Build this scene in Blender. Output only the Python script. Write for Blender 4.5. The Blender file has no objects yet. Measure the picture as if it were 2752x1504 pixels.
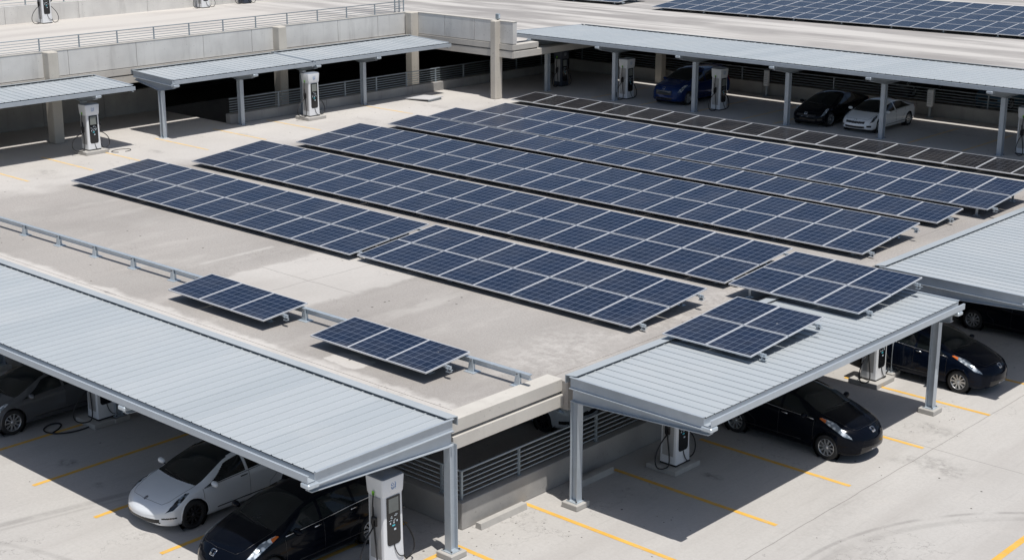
import bpy, math, random
import numpy as np
from mathutils import Vector, Matrix
random.seed(7)
R = math.radians
SC = bpy.context.scene
COL = SC.collection

# ------------------------------------------------------------------ camera
PITCH = R(16.1046); AZ = R(42.5552)
fw = (-math.sin(AZ), math.cos(AZ)); rt = (math.cos(AZ), math.sin(AZ))
F = Vector((fw[0]*math.cos(PITCH), fw[1]*math.cos(PITCH), -math.sin(PITCH)))
RT = Vector((rt[0], rt[1], 0)); UP = RT.cross(F)
cd = bpy.data.cameras.new('camera'); cam = bpy.data.objects.new('camera', cd); COL.objects.link(cam)
cd.lens = 53.4375; cd.sensor_width = 36; cd.sensor_fit = 'HORIZONTAL'; cd.clip_end = 2000
cam.matrix_world = Matrix(((RT.x, UP.x, -F.x, 0), (RT.y, UP.y, -F.y, 0), (RT.z, UP.z, -F.z, 15), (0, 0, 0, 1)))
SC.camera = cam
# ------------------------------------------------------------------ sky, sun, exposure
SUN = Vector((0.30, -0.09, 1.0)).normalized()
SUN_EL = math.asin(SUN.z)
w = bpy.data.worlds.new('World'); SC.world = w; w.use_nodes = True
wn = w.node_tree; bg = wn.nodes['Background']; bg.inputs[1].default_value = 0.082
sk = wn.nodes.new('ShaderNodeTexSky'); sk.sky_type = 'NISHITA'; sk.sun_disc = False
sk.sun_elevation = SUN_EL; sk.sun_rotation = math.atan2(SUN.x, SUN.y); sk.air_density = 1.0; sk.dust_density = 1.5
wn.links.new(sk.outputs[0], bg.inputs[0])
sl = bpy.data.lights.new('sun', 'SUN'); sl.energy = 4.3; sl.angle = R(0.5); sl.color = (1, 0.965, 0.912)
so = bpy.data.objects.new('sun', sl); COL.objects.link(so)
so.rotation_euler = (-SUN).to_track_quat('-Z', 'Y').to_euler()
SC.view_settings.view_transform = 'Standard'; SC.view_settings.look = 'None'
SC.view_settings.exposure = 0.0; SC.view_settings.gamma = 1.0
SC.cycles.max_bounces = 6; SC.cycles.diffuse_bounces = 3; SC.cycles.glossy_bounces = 3

# ------------------------------------------------------------------ node helpers
class NT:
    def __init__(s, name):
        s.m = bpy.data.materials.new(name); s.m.use_nodes = True
        s.t = s.m.node_tree; s.b = s.t.nodes['Principled BSDF']; s._p = None
    def n(s, ty, **kw):
        x = s.t.nodes.new(ty)
        for k, v in kw.items(): setattr(x, k, v)
        return x
    def put(s, sock, v):
        if hasattr(v, 'is_linked') or isinstance(v, bpy.types.NodeSocket): s.t.links.new(v, sock)
        elif isinstance(v, (tuple, list)) and len(v) == 3 and sock.type == 'RGBA': sock.default_value = (*v, 1)
        else: sock.default_value = v
    def math(s, op, a, b=None, c=None, clamp=False):
        x = s.n('ShaderNodeMath', operation=op, use_clamp=clamp)
        s.put(x.inputs[0], a)
        if b is not None: s.put(x.inputs[1], b)
        if c is not None: s.put(x.inputs[2], c)
        return x.outputs[0]
    def mix(s, f, a, b, mode='MIX'):
        x = s.n('ShaderNodeMix', data_type='RGBA', blend_type=mode)
        s.put(x.inputs[0], f); s.put(x.inputs[6], a); s.put(x.inputs[7], b)
        return x.outputs[2]
    def pos(s):
        if s._p is None: s._p = s.n('ShaderNodeNewGeometry').outputs['Position']
        return s._p
    def xyz(s, v=None):
        x = s.n('ShaderNodeSeparateXYZ'); s.t.links.new(v or s.pos(), x.inputs[0]); return x.outputs
    def noise(s, scale, vec=None, detail=4, rough=.55, stretch=None, rot=0, dist=0):
        x = s.n('ShaderNodeTexNoise'); x.inputs['Scale'].default_value = scale
        x.inputs['Detail'].default_value = detail; x.inputs['Roughness'].default_value = rough
        x.inputs['Distortion'].default_value = dist
        v = vec or s.pos()
        if stretch or rot:
            mp = s.n('ShaderNodeMapping'); s.t.links.new(v, mp.inputs[0])
            mp.inputs['Rotation'].default_value = (0, 0, rot)
            if stretch: mp.inputs['Scale'].default_value = stretch
            v = mp.outputs[0]
        s.t.links.new(v, x.inputs['Vector'])
        return x.outputs[0]
    def ramp(s, f, a, b):            # smooth step between a and b
        x = s.n('ShaderNodeMapRange', interpolation_type='SMOOTHSTEP')
        s.put(x.inputs[0], f); s.put(x.inputs[1], a); s.put(x.inputs[2], b)
        return x.outputs[0]
    def blob(s, cx, cy, rx, ry, soft=.8, wob=.9, ns=1.6, rot=0, z=None):   # elliptical stain with ragged edge
        X, Y, Z = s.xyz()
        dx = s.math('SUBTRACT', X, cx); dy = s.math('SUBTRACT', Y, cy)
        if rot:
            c, q = math.cos(rot), math.sin(rot)
            dx, dy = (s.math('ADD', s.math('MULTIPLY', dx, c), s.math('MULTIPLY', dy, q)),
                      s.math('SUBTRACT', s.math('MULTIPLY', dy, c), s.math('MULTIPLY', dx, q)))
        u = s.math('DIVIDE', dx, rx); v = s.math('DIVIDE', dy, ry)
        d = s.math('SQRT', s.math('ADD', s.math('MULTIPLY', u, u), s.math('MULTIPLY', v, v)))
        d = s.math('ADD', d, s.math('MULTIPLY', s.math('SUBTRACT', s.noise(ns, detail=5), .5), wob*2))
        return s.math('MULTIPLY', s.ramp(d, 1.0, 1.0-soft), s.ramp(s.noise(4.5, detail=6, rough=.7), .36, .68))
    def line(s, axis, c, half, wob=.0, ns=.8):    # thin joint at axis=c
        q = s.xyz()[axis]
        d = s.math('SUBTRACT', q, c)
        if wob: d = s.math('ADD', d, s.math('MULTIPLY', s.math('SUBTRACT', s.noise(ns, detail=6), .5), wob*2))
        return s.ramp(s.math('ABSOLUTE', d), half*1.6, half*.5)
    def box(s, x0, x1, y0, y1, soft=.1, wob=.15, ns=1.5):
        X, Y, Z = s.xyz()
        nz = s.math('MULTIPLY', s.math('SUBTRACT', s.noise(ns, detail=6), .5), wob*2)
        def band(q, a, b):
            d = s.math('ABSOLUTE', s.math('SUBTRACT', q, (a+b)/2))
            d = s.math('ADD', d, nz)
            return s.ramp(d, (b-a)/2+soft/2, (b-a)/2-soft/2)
        return s.math('MULTIPLY', band(X, x0, x1), band(Y, y0, y1))
    def done(s, color=None, rough=None, metal=None, bump=None, bstr=.2, bdist=.02, spec=None):
        if color is not None: s.put(s.b.inputs['Base Color'], color)
        if rough is not None: s.put(s.b.inputs['Roughness'], rough)
        if metal is not None: s.put(s.b.inputs['Metallic'], metal)
        if spec is not None: s.b.inputs['Specular IOR Level'].default_value = spec
        if bump is not None:
            bn = s.n('ShaderNodeBump'); bn.inputs['Strength'].default_value = bstr; bn.inputs['Distance'].default_value = bdist
            s.put(bn.inputs['Height'], bump); s.t.links.new(bn.outputs[0], s.b.inputs['Normal'])
        return s.m

def plain(name, col, rough=.5, metal=0., var=.08, ns=3., spec=None, coat=0):
    t = NT(name)
    oc = t.n('ShaderNodeTexCoord').outputs['Object']
    nz = t.noise(ns, vec=oc, detail=5)
    c = t.mix(nz, tuple(x*(1-var) for x in col), tuple(min(1, x*(1+var)) for x in col))
    if coat: t.b.inputs['Coat Weight'].default_value = coat; t.b.inputs['Coat Roughness'].default_value = .04
    return t.done(c, t.math('MULTIPLY_ADD', nz, .12, rough-.06, clamp=True), metal, spec=spec)

# ------------------------------------------------------------------ ground materials
def mat_pavement():
    t = NT('pavement_concrete')
    big = t.noise(.16, detail=5); mid = t.noise(.9, detail=6, rough=.65); fine = t.noise(22, detail=3)
    streak = t.noise(.5, stretch=(1.7, .18, 1), detail=6, rot=R(-4))
    c = t.mix(t.ramp(big, .3, .7), (.445, .43, .41), (.52, .505, .483))
    c = t.mix(t.math('MULTIPLY', t.ramp(streak, .42, .75), .45), c, (.36, .337, .318))
    c = t.mix(t.math('MULTIPLY', t.ramp(mid, .5, .8), .35), c, (.55, .52, .485))
    c = t.mix(t.math('MULTIPLY', fine, .22), c, (.36, .335, .31))
    gr = t.noise(11, detail=4, rough=.75); c = t.mix(t.math('MULTIPLY', t.ramp(gr, .35, .72), .28), c, (.33, .312, .292))
    vein = t.math('ABSOLUTE', t.math('SUBTRACT', t.noise(.55, detail=7, rough=.6), .5)); c = t.mix(t.math('MULTIPLY', t.math('MULTIPLY', t.ramp(vein, .0045, .001), t.ramp(t.noise(.3, detail=2), .5, .62)), .45), c, (.15, .14, .13))
    scr = t.noise(3.5, stretch=(2.2, .2, 1), detail=5, rot=R(6)); c = t.mix(t.math('MULTIPLY', t.ramp(scr, .56, .75), .25), c, (.30, .285, .27))
    # thin cracks, saw joints, oil and tyre marks that belong to this slab
    for ax, v, h in ((0, -16.6, .012), (1, 34.1, .012), (1, 12.0, .012), (0, -37.5, .010), (0, -6.0, .012)):
        t_ = t.line(ax, v, h, wob=.05); c = t.mix(t.math('MULTIPLY', t_, .55), c, (.13, .12, .11))
    for b, k in ((dict(cx=-16.0, cy=33.1, rx=1.3, ry=.75), .45), (dict(cx=-17.2, cy=35.4, rx=.9, ry=.55), .35),
                 (dict(cx=-19.8, cy=28.8, rx=.45, ry=.25, wob=.9), .65), (dict(cx=-32.2, cy=18.5, rx=.42, ry=.3), .6),
                 (dict(cx=-30.4, cy=18.3, rx=.3, ry=.16), .55), (dict(cx=-20.5, cy=26.6, rx=1.1, ry=.7), .12),
                 (dict(cx=-14.5, cy=27.5, rx=2.6, ry=1.2), .14), (dict(cx=-29.9, cy=13.0, rx=2.6, ry=1.6), .15),
                 (dict(cx=-22.3, cy=21.2, rx=1.4, ry=1.0), .18), (dict(cx=-16.4, cy=29.0, rx=.7, ry=2.4), .12)):
        c = t.mix(t.math('MULTIPLY', t.blob(**b), k), c, (.10, .092, .085))
    X, Y, Z = t.xyz()
    for (cx, cy, rr, hw, k) in ((-8.6, 26.6, 7.05, .05, .30), (-8.6, 26.6, 6.72, .09, .16), (-108, 33.3, 79.9, .10, .30), (-108, 33.3, 80.15, .05, .16),
                                (-25.5, 6.0, 9.8, .07, .2)):
        d = t.math('SQRT', t.math('ADD', t.math('POWER', t.math('SUBTRACT', X, cx), 2), t.math('POWER', t.math('SUBTRACT', Y, cy), 2)))
        d = t.math('ABSOLUTE', t.math('SUBTRACT', d, rr))
        m_ = t.math('MULTIPLY', t.ramp(d, hw*1.7, hw*.5), t.math('MULTIPLY', t.ramp(t.noise(1.1), .3, .6), k))
        c = t.mix(m_, c, (.09, .085, .08))
    vo = t.n('ShaderNodeTexVoronoi'); vo.inputs['Scale'].default_value = 2.6; t.t.links.new(t.pos(), vo.inputs['Vector'])
    sp = t.math('MULTIPLY', t.ramp(vo.outputs[0], .085, .055), t.ramp(t.noise(.45, detail=2), .52, .6))
    c = t.mix(sp, c, (.05, .045, .04))
    v2 = t.n('ShaderNodeTexVoronoi'); v2.inputs['Scale'].default_value = 5.5; t.t.links.new(t.pos(), v2.inputs['Vector'])
    deb = t.math('MAXIMUM', t.blob(-21.2, 23.2, 1.6, 2.6, soft=.9), t.math('MAXIMUM', t.blob(-17.2, 35.6, 1.0, 1.3, soft=.9), t.blob(-18.8, 26.2, 1.2, .8, soft=.9)))
    c = t.mix(t.math('MULTIPLY', t.ramp(v2.outputs[0], .13, .07), t.math('GREATER_THAN', deb, .12)), c, (.06, .055, .05))
    return t.done(c, .88, bump=t.math('ADD', fine, mid), bstr=.12, bdist=.01)

def mat_roofdeck():
    t = NT('roof_deck_surface')
    X, Y, Z = t.xyz()
    big = t.noise(.22, detail=5); fine = t.noise(38, detail=2, rough=.8); med = t.noise(6, detail=6)
    streak = t.noise(.55, stretch=(1.6, .22, 1), rot=R(8), detail=6)
    gravel = t.mix(t.ramp(big, .35, .65), (.31, .291, .273), (.378, .358, .337))
    gravel = t.mix(t.math('MULTIPLY', t.ramp(streak, .38, .7), .45), gravel, (.43, .402, .378))
    gr2 = t.noise(16, detail=3, rough=.8); gravel = t.mix(t.math('MULTIPLY', t.ramp(gr2, .42, .68), .5), gravel, (.24, .22, .203))
    gravel = t.mix(t.math('MULTIPLY', t.ramp(fine, .45, .7), .42), gravel, (.26, .235, .215))
    gravel = t.mix(t.math('MULTIPLY', t.ramp(t.noise(.7, stretch=(1, .35, 1), rot=R(12), detail=7, rough=.65), .52, .72), .45), gravel, (.50, .475, .445))
    gravel = t.mix(t.math('MULTIPLY', t.ramp(t.noise(55, detail=1), .6, .72), .35), gravel, (.62, .59, .55))
    conc = t.mix(t.ramp(big, .3, .7), (.49, .468, .44), (.56, .537, .507))
    conc = t.mix(t.math('MULTIPLY', t.ramp(t.noise(.8, stretch=(1, .4, 1), detail=6), .5, .8), .4), conc, (.38, .355, .33))
    conc = t.mix(t.math('MULTIPLY', med, .25), conc, (.42, .39, .365))
    # clean concrete along the far edge of the deck and in the walkways
    e1 = t.ramp(t.math('ADD', X, t.math('MULTIPLY', t.noise(.5), 3.0)), -46.2, -48.0)
    e2 = t.ramp(t.math('ADD', Y, t.math('MULTIPLY', t.noise(.5), 2.0)), 52.0, 54.0)
    pat = t.math('MAXIMUM', e1, e2)
    for b in (t.math('MULTIPLY', t.box(-34.4, -30.4, 24.8, 29.8, soft=.3, wob=.45, ns=1.1), .75), t.box(-26.9, -25.7, 22.5, 23.15, soft=.08, wob=.2, ns=2.5), t.box(-44, -21, 21.7, 22.35, soft=.25, wob=.35),
              t.math('MULTIPLY', t.blob(-23.0, 26.8, 1.7, 2.9, soft=.7, wob=.5, ns=.9), .7),
              t.math('MULTIPLY', t.blob(-22.6, 33.0, .9, 9, soft=.7, wob=.5, ns=.9), .8),
              t.math('MULTIPLY', t.box(-36.1, -35.95, 25.6, 28.4, soft=.2, wob=.12), .6)):
        pat = t.math('MAXIMUM', pat, b)
    c = t.mix(pat, gravel, conc)
    c = t.mix(t.math('MULTIPLY', t.ramp(t.noise(11, detail=4, rough=.75), .4, .72), .22), c, (.31, .29, .27))
    vo = t.n('ShaderNodeTexVoronoi'); vo.inputs['Scale'].default_value = 2.2; t.t.links.new(t.pos(), vo.inputs['Vector'])
    c = t.mix(t.math('MULTIPLY', t.ramp(vo.outputs[0], .09, .06), t.ramp(t.noise(.5, detail=2), .52, .6)), c, (.09, .08, .07))
    vein = t.math('ABSOLUTE', t.math('SUBTRACT', t.noise(.5, detail=7, rough=.6), .5)); c = t.mix(t.math('MULTIPLY', t.math('MULTIPLY', t.ramp(vein, .004, .001), t.ramp(t.noise(.3, detail=2), .48, .6)), .4), c, (.16, .15, .14))
    for ax, v in ((1, 26.66), (0, -32.3)):
        m_ = t.math('MULTIPLY', t.line(ax, v, .013, wob=.09, ns=1.2), t.box(-34.4, -30.4, 24.8, 29.8, soft=.1, wob=.1))
        c = t.mix(t.math('MULTIPLY', m_, .6), c, (.16, .15, .14))
    for b, k in ((dict(cx=-35.6, cy=22.15, rx=.5, ry=.09, wob=1.0, ns=3), .9), (dict(cx=-50.9, cy=29.6, rx=.8, ry=.5), .4),
                 (dict(cx=-51.3, cy=34.6, rx=.55, ry=.3), .45), (dict(cx=-50.4, cy=45.4, rx=.9, ry=.4), .35), (dict(cx=-51.6, cy=39.3, rx=.9, ry=.4), .3),
                 (dict(cx=-50.6, cy=49.9, rx=1.2, ry=.5), .35), (dict(cx=-42, cy=60, rx=3, ry=.8), .4), (dict(cx=-30, cy=60, rx=2, ry=.8), .35),
                 (dict(cx=-28.5, cy=25.3, rx=1.5, ry=.4), .12)):
        c = t.mix(t.math('MULTIPLY', t.blob(**b), k), c, (.09, .085, .08))
    return t.done(c, .92, bump=t.math('ADD', fine, med), bstr=.3, bdist=.015)

def mat_upper():
    t = NT('upper_deck_surface')
    big = t.noise(.12, detail=5); st = t.noise(.42, stretch=(.16, 1.6, 1), rot=R(-3), detail=7, rough=.6)
    c = t.mix(t.ramp(st, .40, .58), (.53, .51, .485), (.285, .27, .26))
    c = t.mix(t.math('MULTIPLY', t.ramp(big, .45, .7), .6), c, (.50, .48, .455))
    X, Y, Z = t.xyz()
    left = t.ramp(Y, 62, 54)
    c2 = t.mix(t.ramp(t.noise(.4, stretch=(1.2, .2, 1), detail=6), .4, .7), (.56, .53, .49), (.47, .44, .41))
    c = t.mix(left, c, c2)
    c = t.mix(t.math('MULTIPLY', t.noise(18), .15), c, (.3, .28, .26))
    return t.done(c, .9)

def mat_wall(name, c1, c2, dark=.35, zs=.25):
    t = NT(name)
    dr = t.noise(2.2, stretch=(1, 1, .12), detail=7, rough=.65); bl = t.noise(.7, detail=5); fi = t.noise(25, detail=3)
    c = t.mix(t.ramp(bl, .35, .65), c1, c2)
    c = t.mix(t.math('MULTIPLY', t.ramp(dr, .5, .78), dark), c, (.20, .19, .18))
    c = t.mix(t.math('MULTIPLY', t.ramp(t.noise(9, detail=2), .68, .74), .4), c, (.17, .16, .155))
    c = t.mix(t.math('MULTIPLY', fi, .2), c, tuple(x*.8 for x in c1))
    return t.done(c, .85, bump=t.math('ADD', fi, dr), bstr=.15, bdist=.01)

def mat_cells(name, base, alt, lines, rough=.12):
    t = NT(name)
    oc = t.n('ShaderNodeTexCoord').outputs['Object']
    x, y, z = t.xyz(oc)
    at = t.n('ShaderNodeAttribute', attribute_name='psize', attribute_type='OBJECT').outputs['Vector']
    sx, sy, sz = t.xyz(at)
    NC = 6
    u = t.math('MULTIPLY', t.math('DIVIDE', x, sx), sz); v = t.math('MULTIPLY', t.math('DIVIDE', y, sy), NC)
    fu = t.math('FRACT', u); fv = t.math('FRACT', v)
    du = t.math('MULTIPLY', t.math('MINIMUM', fu, t.math('SUBTRACT', 1, fu)), .226)
    dv = t.math('MULTIPLY', t.math('MINIMUM', fv, t.math('SUBTRACT', 1, fv)), .27)
    ln = t.math('MAXIMUM', t.ramp(du, .0095, .0035), t.ramp(dv, .0095, .0035))
    ix = t.math('FLOOR', u); iy = t.math('FLOOR', v)
    oi = t.n('ShaderNodeObjectInfo').outputs['Random']
    cv = t.n('ShaderNodeCombineXYZ'); t.put(cv.inputs[0], ix); t.put(cv.inputs[1], iy); t.put(cv.inputs[2], t.math('MULTIPLY', oi, 97.0))
    wn_ = t.n('ShaderNodeTexWhiteNoise'); t.t.links.new(cv.outputs[0], wn_.inputs['Vector'])
    bus = t.math('MULTIPLY', t.ramp(t.math('PINGPONG', t.math('MULTIPLY', u, 3), .5), .06, .03), .06)
    c = t.mix(wn_.outputs[0], base, alt)
    c = t.mix(t.math('MULTIPLY', oi, .5), c, alt)
    c = t.mix(bus, c, lines)
    c = t.mix(t.math('MULTIPLY', ln, .44), c, lines)
    dust = t.noise(.8, detail=4)
    edge = t.math('MULTIPLY', t.ramp(v, 1.1, .0), t.ramp(t.noise(2.5, detail=4), .35, .7)); c = t.mix(t.math('MULTIPLY', edge, .13), c, (.34, .33, .32))
    spot = t.n('ShaderNodeTexVoronoi'); spot.inputs['Scale'].default_value = .9; t.t.links.new(t.pos(), spot.inputs['Vector']); c = t.mix(t.math('MULTIPLY', t.ramp(spot.outputs[0], .035, .02), .5), c, (.5, .5, .48))
    c = t.mix(t.math('MULTIPLY', t.ramp(dust, .35, .8), .05), c, (.4, .38, .36))
    wob = t.noise(1.4, vec=oc, detail=2)
    return t.done(c, rough, spec=.27, bump=wob, bstr=.05, bdist=.02)

M = {}
M['pavement'] = mat_pavement(); M['deck'] = mat_roofdeck(); M['upper'] = mat_upper()
M['wall'] = mat_wall('wall_concrete', (.60, .59, .57), (.69, .68, .655))
M['wall_clean'] = mat_wall('beam_concrete', (.50, .475, .435), (.56, .535, .49), dark=.2)
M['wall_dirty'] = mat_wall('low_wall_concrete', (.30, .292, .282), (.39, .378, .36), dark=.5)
M['pillar'] = mat_wall('pillar_concrete', (.50, .465, .41), (.56, .525, .465), dark=.18)
M['interior'] = mat_wall('shade_dark_interior_concrete', (.12, .115, .108), (.17, .163, .153), dark=.4)  # base colour darkened to stand in for the deep shade of covered storeys
def mat_roofmetal():
    t = NT('roof_sheet_metal'); oc = t.n('ShaderNodeTexCoord').outputs['Object']; x, y, z = t.xyz(oc)
    k = t.math('FLOOR', t.math('DIVIDE', x, 1.0)); wv = t.n('ShaderNodeTexWhiteNoise', noise_dimensions='1D'); t.put(wv.inputs['W'], k)
    st = t.noise(2.2, vec=oc, stretch=(2.5, .25, 1), detail=6, rough=.65); sp = t.noise(.5, vec=oc, detail=5)
    c = t.mix(wv.outputs[0], (.375, .41, .435), (.415, .447, .47))
    c = t.mix(t.math('MULTIPLY', t.ramp(st, .45, .8), .35), c, (.33, .36, .38))
    c = t.mix(t.math('MULTIPLY', t.ramp(sp, .5, .75), .25), c, (.48, .49, .49))
    return t.done(c, t.math('MULTIPLY_ADD', st, .2, .34), 0, spec=.45, bump=t.noise(1.2, vec=oc, stretch=(1, .5, 1), detail=2), bstr=.08, bdist=.05)
M['roofmetal'] = mat_roofmetal()
M['steel'] = plain('galvanised_steel', (.43, .475, .52), .42, .25, .14, 2.5)
M['rail'] = plain('painted_rail', (.30, .345, .38), .45, .3, .12, 3)
M['galv'] = plain('bright_galvanised_steel', (.52, .58, .63), .36, .45, .2, 6)
M['frame'] = plain('aluminium_frame', (.68, .70, .73), .38, .35, .06, 4)
M['back'] = plain('panel_backsheet', (.05, .05, .052), .7)
M['cells'] = mat_cells('solar_cells_blue', (.0045, .011, .031), (.009, .0175, .044), (.30, .36, .47), .26)
M['cells_dark'] = mat_cells('solar_cells_black', (.0075, .008, .0105), (.013, .0125, .0145), (.21, .215, .24), .22)
M['charger'] = plain('charger_white_paint', (.72, .735, .755), .32, 0, .05, 2, coat=.2)
M['charger_cap'] = plain('charger_grey_cap', (.22, .25, .30), .4, 0, .08, 2)
M['charger_dark'] = plain('charger_dark_casing', (.035, .045, .065), .35, 0, .1, 2)
M['charger_side'] = plain('charger_side_metal', (.42, .42, .42), .4, .2, .1, 2)
M['black'] = plain('black_plastic', (.012, .012, .013), .32)
M['rubber'] = plain('cable_rubber', (.014, .014, .016), .5)
M['tyre'] = plain('tyre_rubber', (.018, .018, .019), .75)
M['blackgloss'] = plain('black_gloss_panel', (.010, .011, .013), .12)
M['screen'] = plain('grey_display', (.21, .225, .21), .25, 0, .18, 6)
M['logo'] = plain('blue_emblem_print', (.05, .19, .46), .5)
M['icon'] = plain('pale_icon_print', (.55, .62, .68), .4)
M['cyan'] = plain('cyan_indicator', (.08, .5, .6), .3)
M['green'] = plain('green_tag', (.22, .62, .03), .4)
M['chrome'] = plain('chrome', (.75, .76, .78), .12, 1., .03)
M['alloy'] = plain('alloy_wheel', (.55, .56, .57), .28, .75, .06)
M['darkalloy'] = plain('dark_alloy_wheel', (.03, .03, .032), .3, .4, .06)
def _l():
    t = NT('headlight_glass'); oc = t.n('ShaderNodeTexCoord').outputs['Object']; vo = t.n('ShaderNodeTexVoronoi'); vo.inputs['Scale'].default_value = 9; t.t.links.new(oc, vo.inputs['Vector'])
    return t.done(t.mix(t.ramp(vo.outputs[0], .25, .6), (.85, .9, .95), (.22, .26, .30)), .08, .3, spec=.7)
M['lamp'] = _l()
def _l():
    t = NT('dark_headlight_glass'); oc = t.n('ShaderNodeTexCoord').outputs['Object']; vo = t.n('ShaderNodeTexVoronoi'); vo.inputs['Scale'].default_value = 9; t.t.links.new(oc, vo.inputs['Vector'])
    return t.done(t.mix(t.ramp(vo.outputs[0], .25, .6), (.35, .42, .50), (.012, .016, .022)), .08, .3, spec=.7)
M['lampdark'] = _l()
M['amber'] = plain('amber_lens', (.55, .13, .02), .2)
M['redlens'] = plain('red_lens', (.3, .01, .01), .15)
M['plate'] = plain('licence_plate_white', (.68, .69, .74), .4)
M['plateink'] = plain('licence_plate_ink', (.18, .2, .34), .5)
M['paving_patch'] = plain('plinth_concrete', (.42, .405, .38), .85, 0, .15, 4)
M['board'] = plain('white_board', (.56, .56, .565), .5, 0, .06, 2)
M['bolt'] = plain('dark_bolt', (.12, .12, .125), .5, .5)
def mat_glass(name, col):
    t = NT(name); oc = t.n('ShaderNodeTexCoord').outputs['Object']
    nz = t.ramp(t.noise(1.1, vec=oc, detail=3), .45, .65)
    return t.done(t.mix(nz, col, tuple(x*2.0+.003 for x in col)), .05, spec=.36)
M['glass'] = mat_glass('car_glass', (.008, .011, .012))
def mat_paint(name, col, spec=.28, metal=0, rough=.09, coat=.0):
    t = NT(name); oc = t.n('ShaderNodeTexCoord').outputs['Object']
    d = t.noise(2.5, vec=oc, detail=5)
    x, y, z = t.xyz(oc)
    dirt = t.math('MULTIPLY', t.ramp(z, .55, .2), t.math('MULTIPLY', d, .35))
    c = t.mix(dirt, col, tuple(a*.75+.004 for a in col))
    t.b.inputs['Coat Weight'].default_value = coat; t.b.inputs['Coat Roughness'].default_value = .03
    return t.done(c, rough, metal, spec=spec)
M['p_white'] = mat_paint('white_car_paint', (.72, .745, .77), .5, 0, .25, 1.)
M['p_white_bright'] = mat_paint('bright_white_car_paint', (.88, .89, .9), .5, 0, .25, 1.)
M['p_black'] = mat_paint('black_car_paint', (.0025, .0038, .0075), .13)
M['p_navy'] = mat_paint('navy_car_paint', (.003, .0058, .014), .15)
M['p_grey'] = mat_paint('grey_car_paint', (.13, .135, .145), metal=.4)
M['p_blue'] = mat_paint('blue_car_paint', (.006, .027, .115), metal=.1)
M['p_sky'] = mat_paint('light_blue_car_paint', (.16, .30, .46), metal=.2)
def mat_yellow():
    t = NT('yellow_road_paint'); n1 = t.noise(7, detail=6, rough=.7); n2 = t.noise(1.2, detail=3)
    c = t.mix(t.ramp(n2, .3, .7), (.66, .375, .06), (.73, .44, .09))
    c = t.mix(t.math('MULTIPLY', t.ramp(n1, .52, .70), .7), c, (.47, .41, .32)); c = t.mix(t.math('MULTIPLY', t.ramp(t.noise(.9, detail=5), .5, .75), .3), c, (.50, .33, .12))
    return t.done(c, .75)
M['yellow'] = mat_yellow()
def mat_yellow_worn():
    t = NT('worn_yellow_road_paint'); n1 = t.noise(5, detail=6, rough=.7)
    c = t.mix(t.ramp(n1, .35, .75), (.74, .50, .19), (.52, .46, .37))
    return t.done(c, .8)
M['yellow_worn'] = mat_yellow_worn()

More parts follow.
